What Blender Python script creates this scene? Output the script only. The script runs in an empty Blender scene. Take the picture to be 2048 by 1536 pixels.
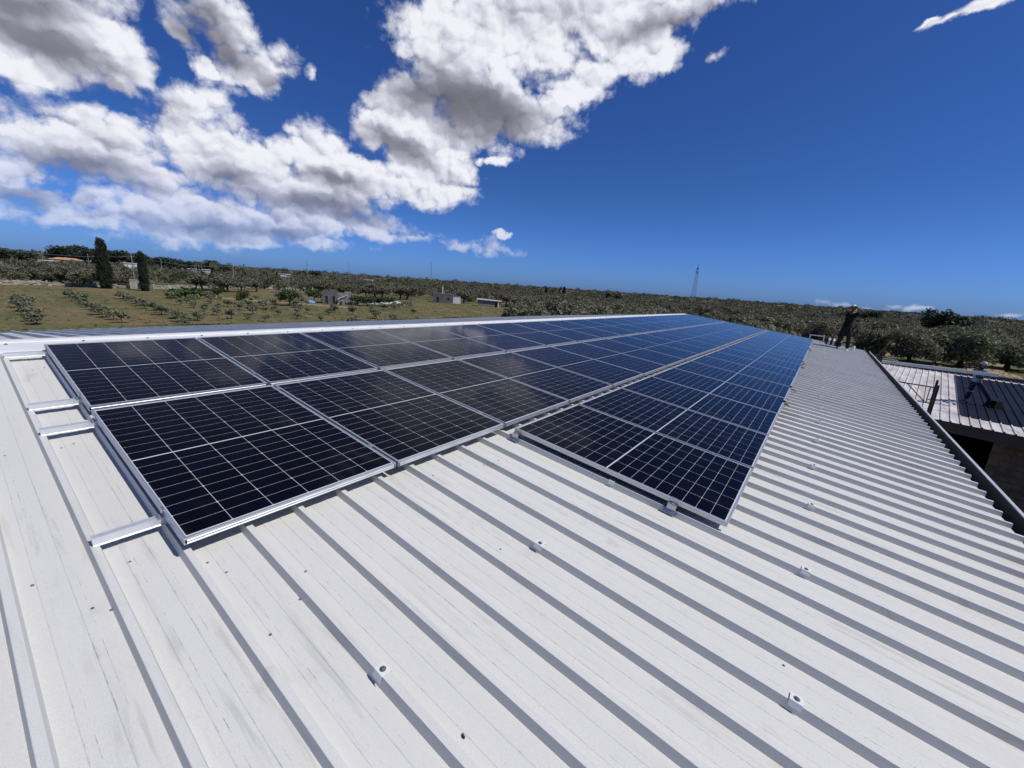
import bpy, bmesh, math, random
import numpy as np
from mathutils import Matrix, Vector, Euler

SC = bpy.context.scene
COL = SC.collection
R = math.radians

# ------------------------------------------------------------------ camera
PITCH = R(6.2188)                      # pitch of the main roof
CAM_POS = Vector((-0.47466, -5.55867, 0.79407))
CAM_ROT = Matrix(((0.59903223, 0.14443927, -0.78758979),
                  (-0.79787105, 0.19064137, -0.57188955),
                  (0.06754389, 0.97097537, 0.22944424)))
cd = bpy.data.cameras.new('camera')
cd.sensor_fit = 'HORIZONTAL'; cd.sensor_width = 36.0; cd.lens = 14.62283
cd.clip_start = 0.05; cd.clip_end = 20000
cam = bpy.data.objects.new('camera', cd); COL.objects.link(cam)
cam.matrix_world = Matrix.Translation(CAM_POS) @ CAM_ROT.to_4x4()
SC.camera = cam

# ------------------------------------------------------------------ exposure
SC.view_settings.view_transform = 'Standard'
SC.view_settings.look = 'None'
SC.view_settings.gamma = 1.0
SC.view_settings.exposure = 0.0
SC.view_settings.use_curve_mapping = False
SC.render.engine = 'CYCLES'
SC.cycles.max_bounces = 6
SC.cycles.caustics_reflective = False; SC.cycles.caustics_refractive = False

# ------------------------------------------------------------------ sun
SUN_DIR = Vector((0.17461, -0.58337, 0.79322)).normalized()      # towards the sun
SUN_EL = math.asin(SUN_DIR.z)
sd = bpy.data.lights.new('sun', 'SUN'); sd.energy = 3.85; sd.angle = R(0.53); sd.color = (1.0, 0.965, 0.91)
sun = bpy.data.objects.new('sun', sd); COL.objects.link(sun)
sun.rotation_euler = SUN_DIR.to_track_quat('Z', 'Y').to_euler()
sun.location = (0, -20, 40)

# ------------------------------------------------------------------ sky
SKY_STRENGTH = 0.1
CLOUD_BODIES=[[0.7163,0.5048,0.4818,1.0618,0.1514,2.1007,0.2473,0.0959],[0.635,0.6512,0.4156,1.122,0.2915,2.2313,0.1051,0.0866],[0.6936,0.63,0.3492,1.2108,-0.133,2.3581,0.1855,0.0748],[0.7968,0.3895,0.462,1.0751,-0.2401,2.1533,0.1026,0.0775],[0.5852,0.7402,0.331,1.2161,0.3072,2.3611,0.1013,0.0738],[0.8349,0.2699,0.4797,1.0683,0.0896,1.8343,0.1215,0.0242],[0.5655,0.7766,0.2777,1.2695,0.3606,2.4029,0.0735,0.0554],[0.7995,0.4476,0.4005,1.124,0.3845,1.9034,0.1033,0.0418],[0.8484,0.3349,0.41,1.1422,-0.1654,2.0218,0.0233,0.0145],[0.8774,0.2385,0.4162,1.1155,0.3288,1.6794,0.0296,0.012],[0.8934,0.2056,0.3994,1.087,-0.5381,2.0599,0.0096,0.007],[0.6538,0.6994,0.2887,1.2755,0.1269,2.3514,0.1114,0.044],[0.8354,0.3476,0.4258,1.1309,0.0115,1.9597,0.0507,0.0336],[0.4784,0.8454,0.2377,1.316,0.34,2.54,0.07,0.0464],[0.5292,0.826,0.1941,1.3753,-0.0414,2.58,0.1647,0.0546],[0.6304,0.7397,0.2356,1.332,-0.085,2.4565,0.0943,0.063],[0.6843,0.7004,0.2029,1.363,0.1831,2.3295,0.0588,0.0446],[0.6454,0.7444,0.171,1.3733,0.5121,2.3296,0.028,0.0251],[0.5954,0.7844,0.1736,1.3962,-0.0388,2.4991,0.1107,0.0294],[0.2745,0.9329,0.2329,1.3176,0.3772,2.7604,0.0752,0.0387],[0.1575,0.9678,0.1961,1.3469,0.488,2.8739,0.0543,0.0307],[0.1823,0.9681,0.1721,1.394,0.21,2.9182,0.1033,0.057],[0.1241,0.9818,0.1438,1.3913,0.634,2.9088,0.0475,0.0314],[0.3162,0.9281,0.1964,1.3727,-0.0576,2.8248,0.0864,0.0556],[0.3943,0.9008,0.1818,1.3879,0.0024,2.7286,0.0838,0.0495],[0.4526,0.8801,0.1437,1.4264,0.0504,2.6593,0.1801,0.05],[0.2208,0.9645,0.1446,1.4254,0.0615,2.9075,0.0816,0.0233],[0.1518,0.9414,0.3014,1.2402,0.3809,2.8548,0.0942,0.0701],[0.1013,0.9508,0.2928,1.228,0.5131,2.862,0.096,0.0638],[0.2115,0.9381,0.2741,1.2918,0.0952,2.8927,0.0471,0.0358],[0.1189,0.9603,0.2522,1.3146,0.0973,2.9929,0.0546,0.0323],[0.2159,0.9431,0.2529,1.3144,-0.0765,2.9366,0.0327,0.0133],[0.3216,0.8618,0.3922,1.1583,0.2082,2.6943,0.0622,0.0315],[0.2814,0.8945,0.3473,1.0669,-0.7681,-3.0806,0.0311,0.0203],[0.3771,0.8665,0.3272,1.2198,0.3127,2.6189,0.0655,0.036],[0.3368,0.877,0.3426,-1.1306,-0.6367,-0.6397,0.0351,0.0284],[0.3094,0.8986,0.3111,0.8821,-1.0593,-2.8506,0.0231,0.0211],[0.4523,0.8206,0.3493,-1.0788,-0.7386,-0.85,0.015,0.0102],[0.3382,0.8644,0.372,1.185,0.1524,2.707,0.0462,0.0272],[0.3022,0.9489,0.0913,1.4789,0.0927,2.8247,0.1124,0.0482],[0.2405,0.9679,0.0735,1.4953,0.2256,2.8811,0.0592,0.0289],[0.4214,0.9023,0.0909,1.4797,0.0476,2.7003,0.1368,0.0415],[0.5848,0.8046,0.1027,1.4679,-0.0327,2.5165,0.144,0.0267],[0.6759,0.7309,0.094,1.4766,-0.046,2.3996,0.093,0.0191],[0.3743,0.925,0.066,1.5046,0.0469,2.754,0.1088,0.0204],[0.3002,0.9522,0.0565,1.5143,0.0055,2.8359,0.0973,0.0178],[0.161,0.9848,0.0652,1.5055,0.0451,2.9766,0.1418,0.0201],[0.3585,0.9321,0.0521,1.5186,0.0146,2.7736,0.2159,0.0186],[0.6439,0.7603,0.086,1.4846,-0.0126,2.44,0.1842,0.019],[0.1005,0.9908,0.0907,1.4797,0.0697,3.0342,0.0656,0.017],[0.1035,0.9879,0.1153,1.4536,0.1641,3.018,0.0535,0.0219],[0.1605,0.9831,0.0877,1.48,0.2579,2.9565,0.0396,0.0182],[0.1168,0.9915,0.0581,1.5125,0.0695,3.0203,0.0254,0.0089],[0.0814,0.9924,0.0923,1.4763,0.2093,3.04,0.0368,0.0203],[0.0987,0.9922,0.0765,1.4941,0.0679,3.0372,0.0583,0.01],[0.078,0.9948,0.0658,1.5048,0.0663,3.059,0.0289,0.007],[0.7401,0.6223,0.2549,1.31,0.151,2.2299,0.0275,0.0065],[0.7771,0.6197,0.11,1.4593,0.1515,2.2271,0.017,0.0027],[0.5202,0.7572,0.395,1.0968,0.5247,2.2881,0.0108,0.0055],[0.7193,0.6462,0.255,1.3103,0.141,2.2653,0.0095,0.0074],[0.9061,-0.0993,0.4112,-1.1466,-0.043,-1.6994,0.0332,0.009],[0.9112,-0.0625,0.4071,-1.1483,-0.1193,-1.6928,0.0228,0.0045],[0.9118,-0.0391,0.4087,-1.1465,-0.1204,-1.6679,0.012,0.0026],[0.9995,-0.0302,0.0112,-1.5596,0.0348,-1.6006,0.0437,0.0071],[0.9926,-0.1208,0.0131,-1.5576,0.0613,-1.6911,0.0344,0.0041],[0.9758,-0.2186,0.0112,-1.5595,0.079,-1.7903,0.0175,0.0044]]
CLOUD_BASES=[[0.6798,0.6503,0.3391,1.2232,-0.0965,2.3689,0.1911,0.0615],[0.7313,0.6063,0.3126,1.243,0.2412,2.1819,0.117,0.0298],[0.5996,0.7577,0.2577,1.3045,-0.2037,2.5272,0.0945,0.0281],[0.4983,0.8478,0.1815,1.3876,-0.0854,2.626,0.0859,0.0226],[0.4847,0.8642,0.1348,1.4355,0.0292,2.6265,0.168,0.0247],[0.1738,0.9751,0.138,1.432,0.0631,2.9564,0.0863,0.0238],[0.2192,0.9679,0.123,1.4474,0.0283,2.9153,0.0755,0.0143],[0.1358,0.95,0.2813,1.284,-0.1074,3.0312,0.0936,0.0267],[0.1172,0.9401,0.3202,1.2327,0.2642,2.926,0.0797,0.0271],[0.1881,0.9504,0.2476,1.3193,-0.1012,2.9721,0.0465,0.0145],[0.347,0.924,0.1608,1.4087,-0.0807,2.7956,0.0595,0.0228],[0.3149,0.9469,0.0646,1.5061,0.0512,2.8172,0.1156,0.0195],[0.305,0.8812,0.3612,1.1974,0.14,2.7538,0.0661,0.0494],[0.8276,0.3152,0.4644,1.0841,0.119,1.872,0.0939,0.0182],[0.3433,0.8751,0.3413,1.2118,0.2406,2.6786,0.0465,0.0365],[0.3983,0.8601,0.3187,1.2339,0.2687,2.6152,0.0403,0.0142],[0.0896,0.9926,0.0817,1.4886,0.0948,3.0438,0.0597,0.0182],[0.5342,0.8367,0.1209,1.4494,-0.0503,2.5795,0.0873,0.0219],[0.4212,0.9041,0.072,1.4986,0.0428,2.7026,0.1063,0.0152]]


def build_world():
    w = bpy.data.worlds.new('World'); SC.world = w; w.use_nodes = True
    w.cycles.sampling_method = 'NONE'
    nt = w.node_tree; N = nt.nodes; L = nt.links; N.clear()
    out = N.new('ShaderNodeOutputWorld'); bg = N.new('ShaderNodeBackground'); bg.inputs[1].default_value = SKY_STRENGTH
    L.new(bg.outputs[0], out.inputs[0])
    sky = N.new('ShaderNodeTexSky'); sky.sky_type = 'NISHITA'; sky.sun_disc = False
    sky.sun_elevation = SUN_EL
    sky.sun_rotation = math.atan2(SUN_DIR.x, SUN_DIR.y)
    sky.altitude = 100; sky.air_density = 1.0; sky.dust_density = 0.6; sky.ozone_density = 3.0
    def math_(op, a, b=None, c=None, clamp=False):
        n = N.new('ShaderNodeMath'); n.operation = op; n.use_clamp = clamp
        for i, v in enumerate((a, b, c)):
            if v is None: continue
            if hasattr(v, 'links'): L.new(v, n.inputs[i])
            else: n.inputs[i].default_value = v
        return n.outputs[0]
    def vec(op, a, b=None):
        n = N.new('ShaderNodeVectorMath'); n.operation = op
        for i, v in enumerate((a, b)):
            if v is None: continue
            if op == 'SCALE' and i == 1:
                n.inputs['Scale'].default_value = v; continue
            if hasattr(v, 'links'): L.new(v, n.inputs[i])
            else: n.inputs[i].default_value = v
        return n.outputs['Value'] if op in ('LENGTH', 'DOT_PRODUCT') else n.outputs[0]
    def smooth(x, lo, hi):
        n = N.new('ShaderNodeMapRange'); n.interpolation_type = 'SMOOTHSTEP'
        L.new(x, n.inputs[0]); n.inputs[1].default_value = lo; n.inputs[2].default_value = hi
        return n.outputs[0]
    def noise(v, scale, detail, rough=0.5, col=False):
        n = N.new('ShaderNodeTexNoise'); L.new(v, n.inputs['Vector'])
        n.inputs['Scale'].default_value = scale; n.inputs['Detail'].default_value = detail; n.inputs['Roughness'].default_value = rough
        return n.outputs[1] if col else n.outputs[0]
    def mix(f, a, b):
        n = N.new('ShaderNodeMix'); n.data_type = 'RGBA'
        if hasattr(f, 'links'): L.new(f, n.inputs[0])
        else: n.inputs[0].default_value = f
        for i, v in ((6, a), (7, b)):
            if hasattr(v, 'links'): L.new(v, n.inputs[i])
            else: n.inputs[i].default_value = (*[x / SKY_STRENGTH for x in v], 1)
        return n.outputs[2]
    geo = N.new('ShaderNodeTexCoord'); d0 = vec('NORMALIZE', geo.outputs['Generated'])
    sep = N.new('ShaderNodeSeparateXYZ'); L.new(d0, sep.inputs[0]); el = sep.outputs[2]
    # the sky's own colour: deepened like the clear polarised sky of the place
    tint = N.new('ShaderNodeCombineXYZ'); tint.inputs[0].default_value = SKY_TINT[0]; tint.inputs[1].default_value = SKY_TINT[1]
    L.new(math_('SUBTRACT', SKY_TINT[2] + 0.17, math_('MULTIPLY', smooth(el, -0.02, 0.20), 0.17)), tint.inputs[2])
    air = math_('SUBTRACT', 1.30, math_('MULTIPLY', smooth(el, -0.02, 0.24), 0.30))
    clear = N.new('ShaderNodeVectorMath'); clear.operation = 'SCALE'; L.new(vec('MULTIPLY', sky.outputs[0], tint.outputs[0]), clear.inputs[0]); L.new(air, clear.inputs['Scale']); clear = clear.outputs[0]
    # stretch flat near the horizon so that far clouds lie in layers
    w1 = vec('SUBTRACT', noise(d0, 9, 3, 0.5, True), (0.5, 0.5, 0.5)); w1 = vec('SCALE', w1, 0.05)
    w2 = vec('SUBTRACT', noise(d0, 34, 5, 0.62, True), (0.5, 0.5, 0.5)); w2 = vec('SCALE', w2, 0.022)
    dw = vec('ADD', d0, vec('ADD', w1, w2))
    def field(blobs, k):
        acc = None
        for b in blobs:
            rot = Euler(b[3:6], 'XYZ').to_matrix()
            xx = vec('DOT_PRODUCT', dw, tuple(rot.col[0] / b[6])); yy = vec('DOT_PRODUCT', dw, tuple(rot.col[1] / b[7]))
            wt = min(1.0, 0.38 + 7.5 * min(b[6], b[7])) if min(b[6], b[7]) > 0.0085 else 0.27          # thin wisps stay thin
            s = math_('MULTIPLY_ADD', math_('SQRT', math_('MULTIPLY_ADD', xx, xx, math_('MULTIPLY', yy, yy))), -wt, wt)
            acc = s if acc is None else math_('SMOOTH_MAX', acc, s, k)
        return acc
    S = field(CLOUD_BODIES, 0.10)
    G = field(CLOUD_BASES, 0.35)
    sunside = Vector((0.30, -0.45, 0.85)).normalized()
    def puffs(v):
        acc = None
        for sc_v, wgt in ((8.0, 0.52), (18, 0.30), (41, 0.18)):
            n = N.new('ShaderNodeTexVoronoi'); n.feature = 'F1'; L.new(v, n.inputs['Vector']); n.inputs['Scale'].default_value = sc_v
            t = math_('MULTIPLY', n.outputs['Distance'], n.outputs['Distance'])
            t = math_('MULTIPLY', t, -wgt * 1.6)
            acc = t if acc is None else math_('ADD', acc, t)
        return math_('ADD', acc, 1.0)
    dp = vec('ADD', d0, vec('ADD', vec('SCALE', w2, 1.5), vec('SCALE', w1, 0.45)))
    dp = vec('MULTIPLY', dp, (1.0, 1.0, 1.4))
    b0 = puffs(dp); b1 = puffs(vec('ADD', dp, tuple(sunside * 0.014)))
    relief = math_('MULTIPLY', math_('SUBTRACT', b0, b1), 0.75)
    wisp = noise(d0, 55, 6, 0.62)
    gm = smooth(math_('ADD', G, math_('MULTIPLY', math_('SUBTRACT', noise(dw, 9, 2, 0.5), 0.5), 0.35)), -0.25, 0.75)
    dens = math_('ADD', S, math_('MULTIPLY', math_('SUBTRACT', b0, 0.62), 0.72))
    dens = math_('ADD', dens, math_('MULTIPLY', math_('SUBTRACT', wisp, 0.5), 0.42))
    dens = math_('ADD', dens, 0.10)
    alpha = smooth(dens, -0.04, 0.36)
    lit = math_('SUBTRACT', 0.98, math_('MULTIPLY', gm, 0.70))
    lit = math_('ADD', lit, math_('MULTIPLY', relief, math_('SUBTRACT', 1.0, math_('MULTIPLY', gm, 0.6))))
    lit = math_('ADD', lit, math_('MULTIPLY', math_('SUBTRACT', b0, 0.66), 0.36))
    lit = math_('ADD', lit, math_('MULTIPLY', math_('SUBTRACT', noise(dw, 6, 3, 0.5), 0.5), 0.28))
    lit = math_('SUBTRACT', lit, math_('MULTIPLY', smooth(dens, 0.3, 1.0), 0.16))
    n = N.new('ShaderNodeValToRGB'); L.new(math_('MULTIPLY', lit, 1.0, clamp=True), n.inputs[0])
    cr = n.color_ramp; cr.elements[0].position = 0.0; cr.elements[0].color = (0.155, 0.155, 0.19, 1)
    cr.elements[1].position = 1.0; cr.elements[1].color = (0.88, 0.89, 0.95, 1)
    e = cr.elements.new(0.35); e.color = (0.245, 0.245, 0.30, 1)
    e = cr.elements.new(0.65); e.color = (0.47, 0.48, 0.57, 1)
    e = cr.elements.new(0.85); e.color = (0.73, 0.74, 0.83, 1)
    sc_ = N.new('ShaderNodeVectorMath'); sc_.operation = 'SCALE'; L.new(n.outputs[0], sc_.inputs[0]); sc_.inputs['Scale'].default_value = 1 / SKY_STRENGTH
    # clouds low over the horizon are seen through more air
    far = math_('SUBTRACT', 1.0, math_('MULTIPLY', math_('SUBTRACT', 1.0, smooth(el, 0.0, 0.22)), 0.52))
    L.new(mix(math_('MULTIPLY', alpha, far), clear, sc_.outputs[0]), bg.inputs[0])
SKY_TINT = (0.195, 0.38, 0.79)
build_world()

# ------------------------------------------------------------------ helpers
RW = Matrix.Rotation(PITCH, 4, 'X')            # main roof frame: x along the ridge, y up the slope, z out of the roof
PAN = -0.115                                   # roof pan below the tops of the solar panels (z = 0)
RIB = -0.075                                   # top of the roof ribs
GZ = -7.0                                      # ground level

def link(o, parent=None):
    COL.objects.link(o)
    if parent is not None: o.parent = parent
    return o

class MB:
    """collects vertices and faces of one mesh"""
    def __init__(s): s.v = []; s.f = []; s.m = []; s.mi = 0
    def face(s, pts):
        i = len(s.v); s.v += [tuple(p) for p in pts]; s.f.append(tuple(range(i, i + len(pts)))); s.m.append(s.mi)
    def hexa(s, p):                            # p: 8 corners, bottom ring then top ring
        i = len(s.v); s.v += [tuple(q) for q in p]
        for q in ((3, 2, 1, 0), (4, 5, 6, 7), (0, 1, 5, 4), (1, 2, 6, 5), (2, 3, 7, 6), (3, 0, 4, 7)):
            s.f.append(tuple(i + k for k in q)); s.m.append(s.mi)
    def box(s, x0, x1, y0, y1, z0, z1, M=None):
        p = [Vector(q) for q in ((x0, y0, z0), (x1, y0, z0), (x1, y1, z0), (x0, y1, z0), (x0, y0, z1), (x1, y0, z1), (x1, y1, z1), (x0, y1, z1))]
        if M is not None: p = [M @ q for q in p]
        s.hexa(p)
    def prism(s, prof, a, b, frame=lambda p, t: (t, p[0], p[1])):
        """profile (list of 2-d points, closed) extruded from a to b"""
        i = len(s.v); n = len(prof)
        s.v += [frame(p, a) for p in prof] + [frame(p, b) for p in prof]
        for k in range(n):
            s.f.append((i + k, i + (k + 1) % n, i + n + (k + 1) % n, i + n + k)); s.m.append(s.mi)
        s.f.append(tuple(range(i + n - 1, i - 1, -1))); s.m.append(s.mi)
        s.f.append(tuple(range(i + n, i + 2 * n))); s.m.append(s.mi)
    def tube(s, path, rad, n=6, cap=True):
        path = [Vector(p) for p in path]
        if not hasattr(rad, '__len__'): rad = [rad] * len(path)
        i = len(s.v); up = Vector((0.13, 0.31, 0.94))
        for k, p in enumerate(path):
            t = (path[min(k + 1, len(path) - 1)] - path[max(k - 1, 0)]).normalized()
            a = t.cross(up)
            if a.length < 0.1: a = t.cross(Vector((1, 0, 0)))
            a.normalize(); b = t.cross(a)
            for q in range(n):
                c = 2 * math.pi * q / n
                s.v.append(tuple(p + rad[k] * (math.cos(c) * a + math.sin(c) * b)))
        for k in range(len(path) - 1):
            for q in range(n):
                s.f.append((i + k * n + q, i + k * n + (q + 1) % n, i + (k + 1) * n + (q + 1) % n, i + (k + 1) * n + q)); s.m.append(s.mi)
        if cap:
            s.f.append(tuple(range(i, i + n))[::-1]); s.m.append(s.mi)
            s.f.append(tuple(range(i + (len(path) - 1) * n, i + len(path) * n))); s.m.append(s.mi)
    def mesh(s, name, mats, fix=True, smooth=False):
        me = bpy.data.meshes.new(name); me.from_pydata(s.v, [], s.f)
        for m in (mats if isinstance(mats, (list, tuple)) else [mats]): me.materials.append(m)
        if any(s.m): me.polygons.foreach_set('material_index', s.m)
        if fix:
            bm = bmesh.new(); bm.from_mesh(me); bmesh.ops.recalc_face_normals(bm, faces=bm.faces); bm.to_mesh(me); bm.free()
        if smooth: me.polygons.foreach_set('use_smooth', [True] * len(me.polygons))
        me.update(); return me
    def build(s, name, mats, parent=None, **k):
        return link(bpy.data.objects.new(name, s.mesh(name, mats, **k)), parent)

def tag(o, label=None, cat=None, group=None, kind=None):
    for k, v in (('label', label), ('category', cat), ('group', group), ('kind', kind)):
        if v: o[k] = v
    return o

def thing(name, label, cat, M=None, group=None):
    o = bpy.data.objects.new(name, None); o.empty_display_size = 0.2; link(o)
    if M is not None: o.matrix_world = M
    return tag(o, label, cat, group)

def inst(name, mesh, parent=None, loc=None):
    o = bpy.data.objects.new(name, mesh)
    if loc is not None: o.location = loc
    return link(o, parent)

def copy_tree(o, parent=None):
    c = o.copy(); COL.objects.link(c); c.parent = parent
    for ch in list(o.children): copy_tree(ch, c)
    return c

def at_roof(x, y, z=0.0): return RW @ Matrix.Translation((x, y, z))

ORD = 'first second third fourth fifth sixth seventh eighth ninth tenth eleventh twelfth thirteenth fourteenth fifteenth sixteenth seventeenth eighteenth nineteenth'.split()

# ------------------------------------------------------------------ materials
def new_mat(name):
    m = bpy.data.materials.new(name); m.use_nodes = True
    nt = m.node_tree; b = nt.nodes['Principled BSDF']
    return m, nt, b

class NT:
    def __init__(s, nt): s.nt = nt; s.N = nt.nodes; s.L = nt.links
    def put(s, v, sock):
        if hasattr(v, 'links'): s.L.new(v, sock)
        else: sock.default_value = v
    def math(s, op, a, b=None, c=None, clamp=False):
        n = s.N.new('ShaderNodeMath'); n.operation = op; n.use_clamp = clamp
        for i, v in enumerate((a, b, c)):
            if v is not None: s.put(v, n.inputs[i])
        return n.outputs[0]
    def pos(s): return s.N.new('ShaderNodeNewGeometry').outputs['Position']
    def obj(s): return s.N.new('ShaderNodeTexCoord').outputs['Object']
    def rnd(s): return s.N.new('ShaderNodeObjectInfo').outputs['Random']
    def sep(s, v):
        n = s.N.new('ShaderNodeSeparateXYZ'); s.L.new(v, n.inputs[0]); return n.outputs
    def comb(s, *a):
        n = s.N.new('ShaderNodeCombineXYZ')
        for i, v in enumerate(a): s.put(v, n.inputs[i])
        return n.outputs[0]
    def scale(s, v, k):
        n = s.N.new('ShaderNodeVectorMath'); n.operation = 'MULTIPLY'; s.L.new(v, n.inputs[0]); n.inputs[1].default_value = k; return n.outputs[0]
    def noise(s, v, scale, detail=3, rough=0.5, dist=0.0):
        n = s.N.new('ShaderNodeTexNoise'); s.L.new(v, n.inputs['Vector']); n.inputs['Scale'].default_value = scale
        n.inputs['Detail'].default_value = detail; n.inputs['Roughness'].default_value = rough; n.inputs['Distortion'].default_value = dist
        return n.outputs[0]
    def range(s, x, lo, hi, a=0.0, b=1.0):
        n = s.N.new('ShaderNodeMapRange'); n.interpolation_type = 'SMOOTHSTEP'; s.L.new(x, n.inputs[0])
        for i, v in enumerate((lo, hi, a, b)): n.inputs[i + 1].default_value = v
        return n.outputs[0]
    def mix(s, f, a, b):
        n = s.N.new('ShaderNodeMix'); n.data_type = 'RGBA'; s.put(f, n.inputs[0])
        for i, v in ((6, a), (7, b)): s.put(v if hasattr(v, 'links') else (*v[:3], 1), n.inputs[i])
        return n.outputs[2]
    def bump(s, h, strength, dist, bsdf):
        n = s.N.new('ShaderNodeBump'); n.inputs['Strength'].default_value = strength; n.inputs['Distance'].default_value = dist
        s.L.new(h, n.inputs['Height']); s.L.new(n.outputs[0], bsdf.inputs['Normal'])

def plain(name, col, rough=0.6, metal=0.0, vary=0.12, scale=6.0, coat=0.0, spec=0.5):
    m, nt, b = new_mat(name); t = NT(nt)
    n = t.noise(t.obj(), scale, 4, 0.6)
    c = t.mix(t.range(n, 0.3, 0.7), [x * (1 - vary) for x in col], [min(1, x * (1 + vary)) for x in col])
    t.put(c, b.inputs['Base Color']); b.inputs['Roughness'].default_value = rough; b.inputs['Metallic'].default_value = metal
    b.inputs['Coat Weight'].default_value = coat; b.inputs['Specular IOR Level'].default_value = spec
    return m

RIB_P, RIB_0 = 0.2545, 0.015
CREASES = (0.074, 0.098, 0.156, 0.180)
def mat_roof():
    m, nt, b = new_mat('roof_paint'); t = NT(nt)
    p = t.pos(); x, y, z = t.sep(p)
    big = t.noise(p, 0.55, 4, 0.6)
    fine = t.noise(p, 260, 2, 0.7)
    c = t.mix(t.range(big, 0.3, 0.72), (0.570, 0.562, 0.520), (0.640, 0.628, 0.580))
    c = t.mix(t.range(fine, 0.35, 0.65), c, (0.650, 0.638, 0.594))
    # rubbed streaks down the slope
    st = t.noise(t.scale(p, (22, 1.6, 1.6)), 1.0, 4, 0.65)
    pm = t.noise(p, 1.15, 3, 0.5)
    k = t.math('MULTIPLY', t.range(st, 0.52, 0.66), t.range(pm, 0.46, 0.60))
    c = t.mix(t.math('MULTIPLY', k, 0.48), c, (0.40, 0.395, 0.345))
    blot = t.noise(t.scale(p, (5.5, 3.6, 3.6)), 1.0, 5, 0.7, 0.6)
    k2 = t.math('MULTIPLY', t.range(blot, 0.55, 0.70), t.range(t.noise(p, 0.9, 2), 0.46, 0.58))
    c = t.mix(t.math('MULTIPLY', k2, 0.42), c, (0.43, 0.41, 0.35))
    # dirt caught in the creases of each pan
    u = t.math('PINGPONG', t.math('SUBTRACT', x, RIB_0 + RIB_P * 0.5), RIB_P)
    u = t.math('MULTIPLY', t.math('FRACT', t.math('DIVIDE', t.math('SUBTRACT', x, RIB_0 - 40 * RIB_P), RIB_P)), RIB_P)
    line = None
    for cpos in CREASES:
        d = t.math('ABSOLUTE', t.math('SUBTRACT', u, cpos))
        d = t.math('SUBTRACT', 1.0, t.math('DIVIDE', d, 0.0016), clamp=True)
        line = d if line is None else t.math('MAXIMUM', line, d)
    dash = t.noise(t.scale(p, (9, 16, 16)), 1.0, 4, 0.75)
    heavy = t.noise(t.scale(p, (40, 1.2, 1.2)), 1.0, 2)
    k3 = t.math('MULTIPLY', line, t.math('MULTIPLY', t.range(dash, 0.46, 0.64), t.range(heavy, 0.35, 0.7, 0.25, 1.0)))
    c = t.mix(t.math('MULTIPLY', k3, 0.95), c, (0.13, 0.12, 0.11))
    # grit
    sp = t.noise(p, 75, 2, 0.6)
    c = t.mix(t.math('MULTIPLY', t.range(sp, 0.75, 0.78), 0.6), c, (0.12, 0.11, 0.10))
    # rusty dust gathered towards the eave
    e = t.math('MULTIPLY', t.range(y, -6.0, -7.15, 0.0, 1.0), t.range(t.noise(t.scale(p, (9, 1.2, 1.2)), 1.0, 4, 0.65), 0.42, 0.66))
    c = t.mix(t.math('MULTIPLY', e, 0.45), c, (0.50, 0.43, 0.36))
    t.put(c, b.inputs['Base Color']); b.inputs['Roughness'].default_value = 0.5; b.inputs['Specular IOR Level'].default_value = 0.4
    n1 = t.N.new('ShaderNodeBump'); n1.inputs['Strength'].default_value = 0.35; n1.inputs['Distance'].default_value = 0.012
    t.L.new(t.noise(t.scale(p, (3.5, 1.1, 1.1)), 1.0, 2, 0.5), n1.inputs['Height'])       # sheet metal is never quite flat
    n2 = t.N.new('ShaderNodeBump'); n2.inputs['Strength'].default_value = 0.35; n2.inputs['Distance'].default_value = 0.0012
    t.L.new(t.noise(p, 330, 2, 0.6), n2.inputs['Height']); t.L.new(n1.outputs[0], n2.inputs['Normal']); t.L.new(n2.outputs[0], b.inputs['Normal'])
    return m

def ar_glass(t, b):
    """anti-reflection coated solar glass: hardly mirrors when looked into, mirrors the sky at a grazing angle; thin dust film"""
    lw = t.N.new('ShaderNodeLayerWeight'); lw.inputs[0].default_value = 0.5
    k = t.range(lw.outputs['Facing'], 0.54, 0.95, 0.13, 1.0)
    d = t.noise(t.scale(t.pos(), (7, 3, 3)), 1.0, 4, 0.6)
    t.put(t.math('MULTIPLY', k, t.range(d, 0.3, 0.7, 0.9, 1.0)), b.inputs['Coat Weight'])

def mat_cell():
    m, nt, b = new_mat('solar_cell_silicon'); t = NT(nt)
    o = t.sep(t.obj()); x, y = o[0], o[1]
    # cell-local coordinates: ten busbars run along y, fingers along x
    fr = t.math('FRACT', t.math('DIVIDE', t.math('ADD', x, 2.0), 0.0182))
    bus = t.math('SUBTRACT', 1.0, t.math('DIVIDE', t.math('ABSOLUTE', t.math('SUBTRACT', fr, 0.5)), 0.045), clamp=True)
    r = t.rnd()
    c = t.mix(r, (0.0010, 0.0012, 0.0045), (0.0016, 0.0019, 0.0068))
    c = t.mix(t.math('MULTIPLY', bus, 0.5), c, (0.020, 0.021, 0.028))
    du = t.math('MULTIPLY', t.range(t.noise(t.scale(t.pos(), (6, 1.5, 1.5)), 1.0, 5, 0.65), 0.48, 0.75), t.range(t.noise(t.pos(), 1.1, 3), 0.42, 0.65))
    c = t.mix(t.math('MULTIPLY', du, 0.10), c, (0.16, 0.14, 0.115))
    t.put(c, b.inputs['Base Color']); b.inputs['Roughness'].default_value = 0.4; b.inputs['Specular IOR Level'].default_value = 0.05
    ar_glass(t, b); b.inputs['Coat Roughness'].default_value = 0.055; b.inputs['Coat IOR'].default_value = 1.16
    return m

def mat_sheet_back():
    m, nt, b = new_mat('solar_backsheet'); t = NT(nt)
    b.inputs['Base Color'].default_value = (0.52, 0.53, 0.54, 1); b.inputs['Roughness'].default_value = 0.5; b.inputs['Specular IOR Level'].default_value = 0.15
    ar_glass(t, b); b.inputs['Coat Roughness'].default_value = 0.055; b.inputs['Coat IOR'].default_value = 1.16
    return m

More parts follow.
